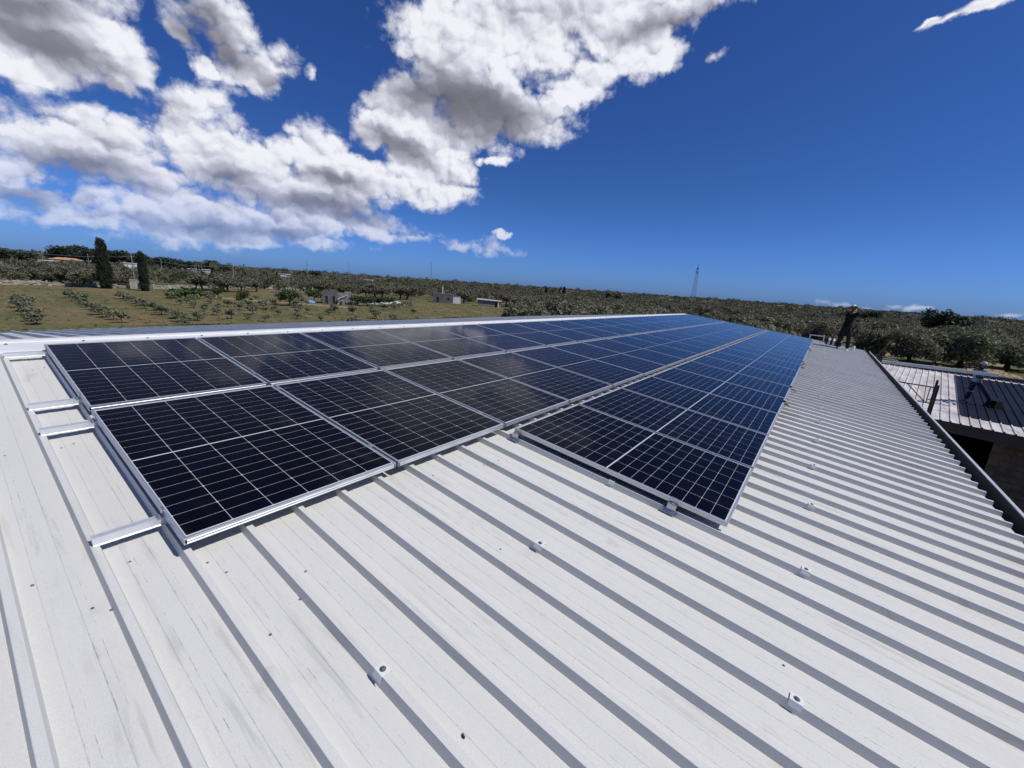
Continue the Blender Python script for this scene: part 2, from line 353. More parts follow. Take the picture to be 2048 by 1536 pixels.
def mat_leaf(name, c0, c1, c2, rough=0.55, trans=0.25, scale=1.4, attr=False):
    """foliage: three tints mixed by place and by tree, a little light comes through"""
    m, nt, b = new_mat(name); t = NT(nt)
    p = t.pos()
    n = t.noise(p, scale, 3, 0.6); far = t.noise(p, 0.035, 2)
    c = t.mix(t.range(n, 0.35, 0.65), c0, c1)
    c = t.mix(t.math('MULTIPLY', t.range(t.math('ADD', far, t.math('MULTIPLY', t.rnd(), 0.45)), 0.50, 0.95), 0.9), c, c2)
    if attr:                                   # each tree of the woodland has its own tint
        a = t.N.new('ShaderNodeAttribute'); a.attribute_name = 'tint'; k = a.outputs['Fac']
        c = t.mix(t.range(k, 0.0, 0.34), (0.042, 0.052, 0.027), c)
        c = t.mix(t.range(k, 0.66, 1.0), c, (0.185, 0.188, 0.128))
        br = t.noise(p, 0.011, 3, 0.6)
        c = t.mix(t.math('MULTIPLY', t.range(br, 0.47, 0.60), 0.8), c, (0.135, 0.112, 0.086))
    t.put(c, b.inputs['Base Color']); b.inputs['Roughness'].default_value = rough; b.inputs['Specular IOR Level'].default_value = 0.3
    tr = t.N.new('ShaderNodeBsdfTranslucent'); t.put(c, tr.inputs[0])
    mx = t.N.new('ShaderNodeMixShader'); mx.inputs[0].default_value = trans
    t.L.new(b.outputs[0], mx.inputs[1]); t.L.new(tr.outputs[0], mx.inputs[2])
    t.L.new(mx.outputs[0], t.N['Material Output'].inputs[0])
    return m

def mat_ground():
    m, nt, b = new_mat('dry_earth_and_weeds'); t = NT(nt)
    p = t.pos(); x, y, z = t.sep(p)
    big = t.noise(p, 0.02, 4, 0.6); mid = t.noise(p, 0.14, 5, 0.65); fine = t.noise(p, 1.6, 4, 0.7)
    c = t.mix(t.range(mid, 0.36, 0.64), (0.085, 0.098, 0.036), (0.140, 0.128, 0.060))
    c = t.mix(t.range(big, 0.42, 0.66), c, (0.205, 0.150, 0.078))
    c = t.mix(t.math('MULTIPLY', t.range(fine, 0.45, 0.7), 0.55), c, (0.060, 0.068, 0.026))
    red = t.noise(p, 0.33, 4, 0.7, 0.5)
    c = t.mix(t.math('MULTIPLY', t.range(red, 0.60, 0.72), 0.65), c, (0.190, 0.105, 0.055))
    t.put(c, b.inputs['Base Color']); b.inputs['Roughness'].default_value = 0.95; b.inputs['Specular IOR Level'].default_value = 0.1
    t.bump(fine, 0.6, 0.2, b)
    return m

def mat_field():
    m, nt, b = new_mat('mown_field_grass'); t = NT(nt)
    p = t.pos(); x, y, z = t.sep(p)
    st = t.noise(t.scale(p, (0.9, 0.03, 1)), 1.0, 4, 0.6)
    mid = t.noise(p, 0.16, 5, 0.7, 0.4); fine = t.noise(p, 1.3, 4, 0.75)
    c = t.mix(t.range(st, 0.38, 0.62), (0.098, 0.108, 0.038), (0.165, 0.128, 0.068))
    c = t.mix(t.math('MULTIPLY', t.range(mid, 0.47, 0.60), 0.85), c, (0.215, 0.140, 0.080))
    c = t.mix(t.math('MULTIPLY', t.range(t.noise(p, 0.23, 4, 0.7), 0.48, 0.62), 0.75), c, (0.070, 0.100, 0.026))
    c = t.mix(t.math('MULTIPLY', t.range(t.noise(p, 0.5, 3, 0.7), 0.62, 0.72), 0.7), c, (0.235, 0.200, 0.130))
    t.put(c, b.inputs['Base Color']); b.inputs['Roughness'].default_value = 0.95; b.inputs['Specular IOR Level'].default_value = 0.1
    t.bump(fine, 0.6, 0.2, b)
    return m

def mat_old_roof():
    m, nt, b = new_mat('weathered_sheet_paint'); t = NT(nt)
    p = t.obj()
    n1 = t.noise(t.scale(p, (0.7, 2.2, 1)), 1.0, 5, 0.7); n2 = t.noise(p, 2.5, 4, 0.7)
    c = t.mix(t.range(n1, 0.38, 0.62), (0.64, 0.62, 0.60), (0.47, 0.42, 0.39))
    c = t.mix(t.math('MULTIPLY', t.range(n2, 0.52, 0.72), 0.6), c, (0.30, 0.245, 0.215))
    t.put(c, b.inputs['Base Color']); b.inputs['Roughness'].default_value = 0.6
    return m

def mat_stone(name, c0, c1, scale=1.5):
    m, nt, b = new_mat(name); t = NT(nt); p = t.pos()
    n = t.noise(p, scale, 5, 0.7)
    c = t.mix(t.range(n, 0.35, 0.65), c0, c1)
    t.put(c, b.inputs['Base Color']); b.inputs['Roughness'].default_value = 0.9; b.inputs['Specular IOR Level'].default_value = 0.2
    t.bump(t.noise(p, scale * 4, 4, 0.7), 0.7, 0.08, b)
    return m

M = {}
M['roof'] = mat_roof()
M['roof_grey'] = plain('far_slope_grey', (0.50, 0.51, 0.515), 0.55, 0, 0.12, 1.2)  # even grey for the far slope, darker than the near sheets
M['cap'] = plain('ridge_cap_paint', (0.70, 0.70, 0.68), 0.45, vary=0.05, scale=3)
M['core'] = plain('insulation_core', (0.45, 0.36, 0.18), 0.8)
M['alu'] = plain('anodised_aluminium', (0.62, 0.64, 0.66), 0.42, 0.75, 0.04, 30)
M['rail'] = plain('mill_finish_aluminium', (0.80, 0.81, 0.82), 0.42, 0.55, 0.04, 30)
M['clamp'] = plain('clamp_aluminium', (0.50, 0.52, 0.54), 0.38, 0.8, 0.08, 60)
M['steel'] = plain('galvanised_bolt_steel', (0.22, 0.22, 0.22), 0.45, 0.7, 0.25, 120)
M['cell'] = mat_cell(); M['back'] = mat_sheet_back()
M['gutter'] = plain('gutter_sheet_metal', (0.048, 0.050, 0.050), 0.55, 0.0, 0.25, 2)
M['rim'] = plain('gutter_rim_paint', (0.48, 0.48, 0.47), 0.45, 0.0, 0.1, 5)
M['plaster'] = plain('wall_plaster', (0.42, 0.40, 0.37), 0.9, 0, 0.2, 0.7)
M['black'] = plain('black_plastic', (0.012, 0.012, 0.013), 0.45, 0, 0.2, 40)
M['oldroof'] = mat_old_roof()
M['fascia'] = plain('dark_steel_fascia', (0.035, 0.036, 0.040), 0.6, 0, 0.3, 1.5)
M['block'] = mat_stone('hollow_clay_block', (0.095, 0.078, 0.066), (0.14, 0.12, 0.105), 2.5)
M['mortar'] = plain('grey_mortar', (0.13, 0.12, 0.11), 0.95, 0, 0.2, 3)
M['tarp'] = plain('dark_blue_sheeting', (0.008, 0.010, 0.018), 0.6, 0, 0.3, 0.8, 0.0, 0.12)
M['scaf'] = plain('rusty_scaffold_steel', (0.040, 0.034, 0.032), 0.6, 0.3, 0.35, 8)
M['white'] = plain('white_paint', (0.72, 0.71, 0.68), 0.6, 0, 0.08, 4)
M['greyblock'] = mat_stone('grey_block_wall', (0.20, 0.195, 0.19), (0.30, 0.29, 0.275), 0.9)
M['darkblock'] = mat_stone('sooty_block_wall', (0.115, 0.112, 0.115), (0.175, 0.165, 0.160), 0.9)
M['stone'] = mat_stone('limestone_rubble', (0.26, 0.24, 0.20), (0.42, 0.39, 0.33), 0.8)
M['tile'] = plain('clay_roof_tile', (0.50, 0.27, 0.15), 0.8, 0, 0.2, 0.5)
M['void'] = plain('painted_interior_shade', (0.03, 0.03, 0.03), 0.9, 0, 0.2, 0.5)  # near-black colour stands in for the shade of interiors
M['bark'] = mat_stone('olive_bark', (0.055, 0.046, 0.038), (0.115, 0.100, 0.085), 3)
M['timber'] = plain('weathered_pole_timber', (0.22, 0.20, 0.175), 0.85, 0, 0.2, 1.5)
M['galv'] = plain('galvanised_lattice_steel', (0.28, 0.32, 0.36), 0.6, 0.2, 0.1, 0.5)
M['olive'] = mat_leaf('olive_foliage', (0.110, 0.119, 0.062), (0.225, 0.232, 0.140), (0.185, 0.166, 0.112), .55, .32)
M['young'] = mat_leaf('young_olive_foliage', (0.145, 0.158, 0.088), (0.225, 0.238, 0.150), (0.185, 0.185, 0.115), 0.55, 0.2)
M['green'] = mat_leaf('bright_shrub_foliage', (0.050, 0.080, 0.022), (0.085, 0.125, 0.036), (0.06, 0.09, 0.03))
M['dark'] = mat_leaf('dark_evergreen_foliage', (0.022, 0.032, 0.016), (0.042, 0.056, 0.028), (0.035, 0.045, 0.025), 0.6, 0.12)
M['cypress'] = mat_leaf('cypress_foliage', (0.012, 0.018, 0.009), (0.022, 0.031, 0.015), (0.017, 0.024, 0.012), 0.65, 0.08)
M['wood'] = mat_leaf('woodland_foliage', (0.085, 0.088, 0.048), (0.150, 0.150, 0.085), (0.150, 0.126, 0.090), 0.7, 0.25, 0.25, True)
M['palm'] = mat_leaf('palm_frond_green', (0.040, 0.052, 0.025), (0.075, 0.085, 0.045), (0.06, 0.065, 0.035))
M['ground'] = mat_ground(); M['field'] = mat_field()
M['track'] = mat_stone('dusty_track_earth', (0.26, 0.19, 0.105), (0.36, 0.27, 0.155), 0.25)
M['blue'] = plain('blue_plastic', (0.12, 0.32, 0.62), 0.5, 0, 0.1, 1)

# ------------------------------------------------------------------ ground
def build_ground():
    rs = [0, 6, 14, 24, 36, 50, 66, 84, 104, 128, 156, 190, 230, 280, 340, 420, 520, 650, 820, 1040, 1350, 1800, 2500, 3600, 5500, 9000]
    n = 96; v = [(0, 0, GZ)]; f = []
    rr = random.Random(4)
    for r in rs[1:]:
        for k in range(n):
            a = 2 * math.pi * k / n
            z = GZ + rise(r, a) + (rr.uniform(-.15, .15) if r > 60 else 0)
            v.append((r * math.cos(a), r * math.sin(a), z))
    for k in range(n): f.append((0, 1 + k, 1 + (k + 1) % n))
    for i in range(len(rs) - 2):
        for k in range(n):
            a = 1 + i * n; b = a + n
            f.append((a + k, b + k, b + (k + 1) % n, a + (k + 1) % n))
    me = bpy.data.meshes.new('ground'); me.from_pydata(v, [], f); me.materials.append(M['ground']); me.polygons.foreach_set('use_smooth', [True] * len(f))
    tag(link(bpy.data.objects.new('ground', me)), 'dry weedy farmland running out to the flat horizon', kind='structure')

def rise(r, a=0.0):
    """the plain climbs a few metres towards the horizon"""
    t = min(1, max(0, (r - 230) / 1100)); t = t * t * (3 - 2 * t)
    return t * (4.3 + 1.2 * math.sin(a * 3 + 1.0))

def strip(name, pts, w, z, mat, label):
    """a ribbon of ground along a line of points"""
    mb = MB(); rr = random.Random(len(pts) + int(w * 7))
    P = []
    for i in range(len(pts) - 1):
        for k in range(8):
            t = k / 8; P.append(Vector((pts[i][0] * (1 - t) + pts[i + 1][0] * t, pts[i][1] * (1 - t) + pts[i + 1][1] * t, 0)))
    P.append(Vector((*pts[-1], 0)))
    L_, R_ = [], []
    for i, p in enumerate(P):
        d = (P[min(i + 1, len(P) - 1)] - P[max(i - 1, 0)]).normalized(); nrm = Vector((-d.y, d.x, 0))
        L_.append(p + nrm * w * rr.uniform(.38, .62)); R_.append(p - nrm * w * rr.uniform(.38, .62))
    for i in range(len(P) - 1):
        mb.face([(q.x, q.y, z) for q in (L_[i], R_[i], R_[i + 1], L_[i + 1])])
    o = mb.build(name, mat, fix=False); tag(o, label, kind='structure'); return o

build_ground()
mb = MB(); rr = random.Random(8)
edge = [(-60, 62), (60, 60), (96, 66), (120, 84), (118, 104), (98, 122), (62, 134), (26, 141), (-70, 150)]
mb.face([(x, y, GZ + 0.05) for x, y in edge])
tag(mb.build('field', M['field'], fix=False), 'mown field of young olive rows behind the ridge of the roof', kind='structure')
strip('dirt_track', [(78, -4), (108, -16), (150, -30), (230, -62)], 6.0, GZ + 0.055, M['track'], 'tan dirt track between the olive trees')
strip('dirt_track', [(70, -24), (104, -28), (150, -44), (220, -76)], 5.0, GZ + 0.060, M['track'], 'second tan dirt track between the nearest olive trees')
strip('dirt_track', [(118, 22), (160, 6), (190, -18), (215, -48), (240, -92)], 9.0, GZ + 0.065, M['track'], 'broad stony clearing strip crossing behind the olive trees')
strip('path', [(58, 86), (46, 104), (34, 124), (27, 138)], 4.0, GZ + 0.07, M['track'], 'pale worn path leading up to the cypress trees')

# ------------------------------------------------------------------ main building
X0, X1 = RIB_0 - 15 * RIB_P - 0.026, 22.35           # left and far ends of the roof sheets
YE, YC, YA, ZA = -7.18, 0.34, 0.41, -0.068           # eave, sheet top, ridge apex
bld = thing('main_building', 'long white metal roofed farm building carrying the solar panels', 'building', RW.copy())

def sheet_mesh(y0, y1, nrib=4, mat='roof'):
    """one profiled sandwich sheet, x = 0 at the middle of its first rib"""
    prof = []
    for k in range(nrib):
        o = k * RIB_P
        prof += [(o - .0235, PAN), (o - .0138, RIB - .001), (o - .0120, RIB), (o + .0120, RIB), (o + .0138, RIB - .001), (o + .0235, PAN)]
        for a, b in ((CREASES[0], CREASES[1]), (CREASES[2], CREASES[3])):
            prof += [(o + a - .003, PAN), (o + a, PAN + .0016), (o + b, PAN + .0016), (o + b + .003, PAN)]
    prof += [(nrib * RIB_P - .0237, PAN), (nrib * RIB_P - .0237, PAN - .04), (-.0235, PAN - .04)]
    mb = MB(); mb.prism(prof, y0, y1, lambda p, t: (p[0], t, p[1]))
    # lap of the neighbouring sheet folded over the first rib
    e = .0014
    lap = [(-.0237 - e, PAN + .001), (-.0138 - e, RIB + e * .6), (.0138 + e, RIB + e * .6), (.0187 + e, RIB - .02), (.0187, RIB - .0205), (.0136, RIB + .0003), (-.0136, RIB + .0003), (-.0237, PAN + .0005)]
    mb.prism(lap, y0 - .006, y1 - .01, lambda p, t: (p[0], t, p[1]))
    return mb.mesh('roof_sheet', M[mat])

NEAR = sheet_mesh(YE, YC); 
nsheet = 0
k = -15
while RIB_0 + k * RIB_P < X1 - .5:
    nr = 4
    inst('roof_sheet', NEAR, bld, (RIB_0 + k * RIB_P, 0, 0)); k += 4; nsheet += 1
XEND = RIB_0 + k * RIB_P - .026
# far slope: the same sheets mirrored about the apex
FAR_M = Matrix.Translation((0, YA, 0)) @ Matrix.Rotation(-PITCH - R(6.0), 4, 'X') @ Matrix.Translation((0, -YA, 0))
FARS = sheet_mesh(YA + .30, YA + 7.75, mat='roof_grey')
for q in range(nsheet):
    o = inst('roof_sheet', FARS, bld); o.matrix_local = FAR_M @ Matrix.Translation((RIB_0 + (-15 + 4 * q) * RIB_P, 0, 0))
# ridge cap: flat skirts with a raised crown, a notched lip closing the ribs
capprof = [(.045, PAN + .004), (.052, RIB + .002), (.070, RIB + .009), (.36, RIB + .009), (.368, RIB + .016), (YA, ZA + .012)]
capfar = [(-.52, RIB + .002), (-.50, RIB + .009), (.36, RIB + .009), (.368, RIB + .016), (YA, ZA + .012)]
def capside(mb, a, b, Mx, p=None):
    p = p or capprof; low = [(y + .001, z - .002) for y, z in p]
    for i in range(len(p) - 1):
        mb.hexa([Mx @ Vector((a, *low[i])), Mx @ Vector((b, *low[i])), Mx @ Vector((b, *low[i + 1])), Mx @ Vector((a, *low[i + 1])),
                 Mx @ Vector((a, *p[i])), Mx @ Vector((b, *p[i])), Mx @ Vector((b, *p[i + 1])), Mx @ Vector((a, *p[i + 1]))])
MIR = FAR_M @ Matrix.Translation((0, 2 * YA, 0)) @ Matrix.Scale(-1, 4, (0, 1, 0))
x = X0; q = 0
while x < XEND - .1:
    b = min(x + 3.03, XEND)
    mb = MB(); dz = .0 if q % 2 else .0025
    T = Matrix.Translation((0, 0, dz)); capside(mb, x, b + (.06 if b < XEND else 0), T); capside(mb, x, b + (.06 if b < XEND else 0), T @ MIR, capfar)
    mb.build('ridge_cap', M['cap'], bld); x += 3.0; q += 1
# screws of the ridge cap
mb = MB(); mb.tube([(0, 0, 0), (0, 0, .003)], .013, 10); mb.tube([(0, 0, .003), (0, 0, .010)], .006, 6)
SCR = mb.mesh('cap_screw', M['steel'])
for q in range(48): inst('cap_screw', SCR, bld, (-3.72 + q * .498 + .53, .31, RIB + .0095))
# saddle fasteners: folded plate, washer and bolt
mb = MB()
pl = [(-.0285, -.019), (-.0195, .004), (.0195, .004), (.0285, -.019), (.027, -.0195), (.0182, .0022), (-.0182, .0022), (-.027, -.0195)]
mb.prism(pl, -.023, .023, lambda p, t: (p[0], t, p[1])); SAD = mb.mesh('roof_fastener', M['cap'])
mb = MB(); mb.tube([(0, 0, .0035), (0, 0, .0055)], .0115, 14); mb.tube([(0, 0, .0055), (0, 0, .0085), (0, 0, .0105)], [.0075, .0075, .005], 6); BOLT = mb.mesh('bolt', M['steel'])
fr = random.Random(2)
for y in (-4.575, -5.80, -3.36):
    for q in range(-4, 22):
        kx = 1 + 4 * q
        xx = RIB_0 + kx * RIB_P
        if xx > 21.8 or xx < -3.4: continue
        if y > -3.4 and xx > -1: continue
        if y == -4.575 and xx > 3.4: continue
        o = inst('roof_fastener', SAD, bld, (xx + fr.uniform(-.003, .003), y + fr.uniform(-.02, .02), RIB + .003)); o.rotation_euler.z = fr.uniform(-.06, .06)
        inst('bolt', BOLT, o)
# rivets, plugged holes and swarf on the pans
mb = MB()
RIV = [(-0.308, -3.582), (-0.265, -3.634), (-0.431, -3.311), (-0.158, -3.385), (0.094, -3.703), (0.06, -3.591), (0.241, -4.05), (0.334, -3.917), (1.129, -4.432), (1.231, -3.288), (1.623, -3.647), (1.757, -3.764), (1.907, -3.787), (1.361, -3.644), (-0.4, -2.028), (-0.183, -2.061), (-0.128, -2.034), (0.085, -4.134), (-0.122, -0.389), (-0.05, -0.35), (1.83, -5.81), (1.489, -5.747), (3.35, -5.45), (4.42, -5.62)]
for (xx, yy) in RIV:
    mb.tube([(xx, yy, PAN), (xx, yy, PAN + .0022)], .0055, 10); mb.tube([(xx, yy, PAN + .002), (xx, yy, PAN + .004)], [.0035, .002], 8)
tag(mb.build('rivet', M['steel'], bld), kind='stuff')
# dry leaf crumb by the eave side
mb = MB(); mb.face([(.329, -4.925, PAN + .002), (.335, -4.922, PAN + .006), (.340, -4.906, PAN + .003), (.333, -4.911, PAN + .008)]); mb.face([(.329, -4.925, PAN + .002), (.333, -4.911, PAN + .008), (.327, -4.915, PAN + .003)])
tag(mb.build('dry_leaf', M['black'], fix=False), 'small dark curled dry leaf lying beside a rib near the bottom of the picture', 'leaf').matrix_world = RW
# gutter along the eave
gp_ = [(-7.10, -.20), (-7.10, -.36), (-7.345, -.36), (-7.345, -.098), (-7.343, -.098), (-7.343, -.357), (-7.103, -.357), (-7.103, -.20)]
x = X0
while x < XEND:
    mb = MB(); b = min(x + 4.0, XEND); mb.prism(gp_, x, b - .004); mb.build('gutter', M['gutter'], bld)
    mb = MB(); mb.box(x, b - .002, -7.372, -7.340, -.100, -.090); mb.build('gutter_rim', M['rim'], bld); x += 4.0
mb = MB()
for q in range(22): mb.box(X0 + .6 + q * 1.2, X0 + .625 + q * 1.2, -7.343, -7.10, -.190, -.186)
tag(mb.build('gutter_bracket', M['gutter'], bld), kind='stuff')
# walls below the roof, built upright
IW = RW.inverted()
def wallbox(name, x0, x1, y0, y1, ztop):
    mb = MB(); mb.box(x0, x1, y0, y1, GZ - .3, ztop, IW); mb.build(name, M['plaster'], bld)
wallbox('wall', X0 + .15, XEND - .15, -6.95, -6.65, -1.05)
wallbox('wall', X0 + .15, XEND - .15, 7.75, 8.0, -1.15)
wallbox('wall', X0 + .15, X0 + .45, -6.65, 7.75, -1.05)
wallbox('wall', XEND - .45, XEND - .15, -6.65, 7.75, -1.05)
# far eave gutter seen as a dark line beyond the far slope
mb = MB(); mb.prism([(8.10, -.16), (8.10, -.34), (8.36, -.34), (8.36, -.12), (8.355, -.12), (8.355, -.335), (8.105, -.335), (8.105, -.16)], X0, XEND)
o = mb.build('gutter', M['gutter'], bld); o.matrix_local = FAR_M

# ------------------------------------------------------------------ solar panels
PW, PL, PP = 1.134, 1.722, 1.15595
ROWY = (0.0, -1.79975, -3.62109)
FT = .011                                             # width of the frame's top edge
def frame_mesh():
    mb = MB()
    prof = [(0, 0), (0, -.009), (.0014, -.0105), (.0014, -.0145), (0, -.016), (0, -.0255), (.001, -.0265), (.001, -.0285), (0, -.0295), (0, -.035), (.024, -.035), (.024, -.0335), (.003, -.0335), (.003, -.010), (FT, -.010), (FT, 0)]
    mb.prism(prof, 0, -PL, lambda p, t: (p[0], t, p[1]))
    mb.prism(prof, 0, -PL, lambda p, t: (PW - p[0], t, p[1]))
    mb.prism(prof, FT + .0005, PW - FT - .0005, lambda p, t: (t, -p[0], p[1]))
    mb.prism(prof, FT + .0005, PW - FT - .0005, lambda p, t: (t, -PL + p[0], p[1]))
    return mb.mesh('frame', M['alu'])
FRAME = frame_mesh()
mb = MB(); mb.box(FT + .0006, PW - FT - .0006, -PL + FT + .0006, -FT - .0006, -.007, -.0032); BACK = mb.mesh('backsheet', M['back'])
CW_, CH_ = .1816, .0907
def cell_shape(mb, cx, cy, up):
    c = .0048; w, h = CW_ / 2, CH_ / 2; s = 1 if up else -1
    top = [(-w, -h * s), (w, -h * s), (w, (h - c) * s), (w - c, h * s), (-w + c, h * s), (-w, (h - c) * s)]
    if s < 0: top = top[::-1]
    i = len(mb.v); n = len(top)
    mb.v += [(cx + x, cy + y, -.0032) for x, y in top] + [(cx + x, cy + y, -.0029) for x, y in top]
    mb.f.append(tuple(range(i + n, i + 2 * n))); mb.m.append(0)
    for q in range(n): mb.f.append((i + q, i + (q + 1) % n, i + n + (q + 1) % n, i + n + q)); mb.m.append(0)
CELLS = []
gx = (PW - 2 * FT - .010 - 6 * CW_) / 5.0
for half in (0, 1):
    for r_ in range(9):
        for c_ in range(6):
            cx = FT + .005 + CW_ / 2 + c_ * (CW_ + gx)
            yy = FT + .012 + CH_ / 2 + r_ * (CH_ + .0020)
            if half: yy = PL - yy
            CELLS.append((cx, -yy, (r_ % 2 == 0) == (half == 0)))
CM = []
for up in (True, False):
    mb = MB(); cell_shape(mb, 0, 0, up); CM.append(mb.mesh('solar_cell', M['cell'], fix=False))
mb = MB()
for cx, cy, up in CELLS: cell_shape(mb, cx - FT - .005 - CW_ / 2, cy, up)
SHEET = mb.mesh('solar_cell', M['cell'], fix=False)
rowname = ('top row', 'middle row', 'bottom row')
pr = random.Random(5)
for row in range(3):
    for col in range(19):
        if row == 2 and col < 2: continue
        n_ = col - (2 if row == 2 else 0); last = 18 - (2 if row == 2 else 0)
        if n_ == 0: lab = 'framed black solar panel at the near end of the ' + rowname[row]
        elif n_ == last: lab = 'framed blue glinting solar panel at the far end of the ' + rowname[row]
        else: lab = '%s solar panel, %s from the near end of the %s' % ('dark' if col < 6 else 'blue glinting', ORD[n_], rowname[row])
        dz = pr.uniform(-.0008, .0008)
        t = thing('solar_panel', lab, 'solar panel', at_roof(col * PP + pr.uniform(-.0015, .0015), ROWY[row] + pr.uniform(-.002, .002), dz) @ Euler((pr.uniform(-.0016, .0016), pr.uniform(-.0016, .0016), 0)).to_matrix().to_4x4(), 'solar panels mounted in three rows on the white roof')
        inst('frame', FRAME, t); inst('backsheet', BACK, t)
        if col < (4 if row < 2 else 5):
            for cx, cy, up in CELLS: inst('solar_cell', CM[0 if up else 1], t, (cx, cy, 0))
        else:
            tag(inst('solar_cell', SHEET, t, (FT + .005 + CW_ / 2, 0, 0)), kind='stuff')

# ------------------------------------------------------------------ mounting rails and clamps
railp = [(-.017, -.075), (-.017, -.070), (-.012, -.068), (-.012, -.050), (-.017, -.048), (-.017, -.036), (-.006, -.036), (-.006, -.041), (.006, -.041), (.006, -.036), (.017, -.036), (.017, -.048), (.012, -.050), (.012, -.068), (.017, -.070), (.017, -.075)]
mb = MB(); mb.prism([(-.024, RIB + .001), (-.024, RIB + .004), (-.017, RIB + .006), (-.016, -.036), (-.004, -.036), (-.004, -.044), (.004, -.044), (.004, -.036), (.016, -.036), (.017, RIB + .006), (.024, RIB + .004), (.024, RIB + .001)], -.245, 22.02)
RAIL = mb.mesh('rail_profile', M['rail'])
mb = MB(); mb.prism([(-.024, -.0355), (-.024, -.0335), (-.003, -.0335), (-.003, .0030), (.009, .0030), (.009, .0012), (-.0012, .0012), (-.0012, -.0355)], -.021, .021, lambda p, t: (p[0], t, p[1]))
mb.tube([(-.013, 0, -.0335), (-.013, 0, -.026)], .0065, 6); ECL = mb.mesh('end_clamp', M['clamp'])
mb = MB(); mb.prism([(-.017, .0012), (-.017, .0030), (.017, .0030), (.017, .0012), (.0095, .0010), (.0095, -.030), (.0080, -.030), (.0080, .0002), (-.0080, .0002), (-.0080, -.030), (-.0095, -.030), (-.0095, .0010)], -.022, .022, lambda p, t: (p[0], t, p[1]))
mb.tube([(0, 0, .0029), (0, 0, .0075)], .0062, 6); MCL = mb.mesh('mid_clamp', M['clamp'])
rails = (('topmost aluminium mounting rail, just under the ridge cap', -.095), ('aluminium mounting rail under the lower edge of the top panel row', -1.440), ('aluminium mounting rail under the upper edge of the middle panel row', -1.905), ('lowest aluminium mounting rail, sticking out left of the middle row corner', -3.230))
for lab, y in rails:
    t = thing('mounting_rail', lab, 'rail', at_roof(0, y), 'aluminium rails under the solar panels')
    inst('rail_profile', RAIL, t)
    inst('end_clamp', ECL, t, (0, 0, 0))
    o = inst('end_clamp', ECL, t, (18 * PP + PW, 0, 0)); o.rotation_euler.z = math.pi
    for col in range(1, 19): inst('mid_clamp', MCL, t, (col * PP - (PP - PW) / 2, 0, 0))
# bottom row: short brackets straddling single ribs
mb = MB()
mb.prism([(-.031, PAN + .012), (-.0165, RIB + .003), (.0165, RIB + .003), (.031, PAN + .012), (.0295, PAN + .011), (.0155, RIB + .0012), (-.0155, RIB + .0012), (-.0295, PAN + .011)], -.045, .045, lambda p, t: (p[0], t, p[1]))
mb.box(-.016, -.013, -.030, .030, RIB + .003, -.036); mb.box(.013, .016, -.030, .030, RIB + .003, -.036); mb.box(-.016, .016, -.030, .030, -.0385, -.036)
BRK = mb.mesh('saddle', M['clamp'])
for which, y in ((0, -3.655), (1, -5.000)):
    for col in range(2, 20):
        xx = (2 * PP) if col == 2 else (18 * PP + PW if col == 19 else col * PP - (PP - PW) / 2)
        side = 'upper' if which == 0 else 'lower'
        if col == 2: lab = 'silver rib bracket and clamp at the %s left corner of the bottom panel row' % side
        elif col == 19: lab = 'silver rib bracket at the far end of the bottom panel row, %s edge' % side
        else: lab = 'rib bracket in the %s joint of the bottom row along its %s edge' % (ORD[col - 3], side)
        t = thing('mounting_bracket', lab, 'bracket', at_roof(xx, y), 'rib brackets carrying the bottom panel row')
        kx = round((xx - RIB_0) / RIB_P)
        inst('saddle', BRK, t, (max(-.02, min(.02, RIB_0 + kx * RIB_P - xx)) if col > 2 else -.012, 0, 0))
        if col == 2: inst('end_clamp', ECL, t)
        elif col == 19: o = inst('end_clamp', ECL, t); o.rotation_euler.z = math.pi
        else: inst('mid_clamp', MCL, t)
# loose panel leads along the lower edge of the bottom row
cr_ = random.Random(3)
leads = ((6.64, -5.345, 'nearest black lead with plugs looping out under the bottom panel row'), (8.04, -5.345, 'second black lead poking out under the bottom panel row'), (11.48, -5.345, 'black lead hanging out halfway along the bottom panel row'), (12.25, -5.345, 'short black lead just past the halfway lead of the bottom panel row'), (16.6, -5.345, 'farthest black lead lying on the ribs near the roof end'))
for xx, yy, lab in leads:
    t = thing('panel_lead', lab, 'cable', at_roof(xx, yy), 'black leads along the bottom panel row')
    mb = MB(); P = [(0, .10, -.05), (.01, .02, -.035), (.03, -.045, -.045), (.07, -.075, -.066), (.13, -.06, -.070), (.17, -.01, -.068), (.19, .06, -.06)]
    mb.tube([(a + cr_.uniform(-.01, .01), b + cr_.uniform(-.01, .01), c) for a, b, c in P], .0042, 6); mb.build('wire', M['black'], t, smooth=True)
    mb = MB(); mb.tube([(-.012, .015, -.028), (.012, -.05, -.034)], .011, 8); mb.box(-.05, -.02, -.012, .03, .001, .022); mb.build('plug', M['black'], t)
# far end: white rail frame of a ladder standing against the roof end
lad = thing('ladder', 'white ladder top showing above the far roof end left of the worker', 'ladder', Matrix.Translation((XEND + .25, -5.4, GZ)))
zt = 6.57
for yy in (.26, -.26):
    mb = MB(); mb.box(-.03, .03, yy - .018, yy + .018, 0, zt); mb.build('stile', M['white'], lad)
mb = MB(); mb.box(-.02, .02, -.24, .24, zt - .05, zt - .015); mb.build('top_bar', M['white'], lad)
for q in range(21):
    mb = MB(); mb.tube([(0, .245, .42 + q * .295), (0, -.245, .42 + q * .295)], .016, 8); mb.build('rung', M['white'], lad)

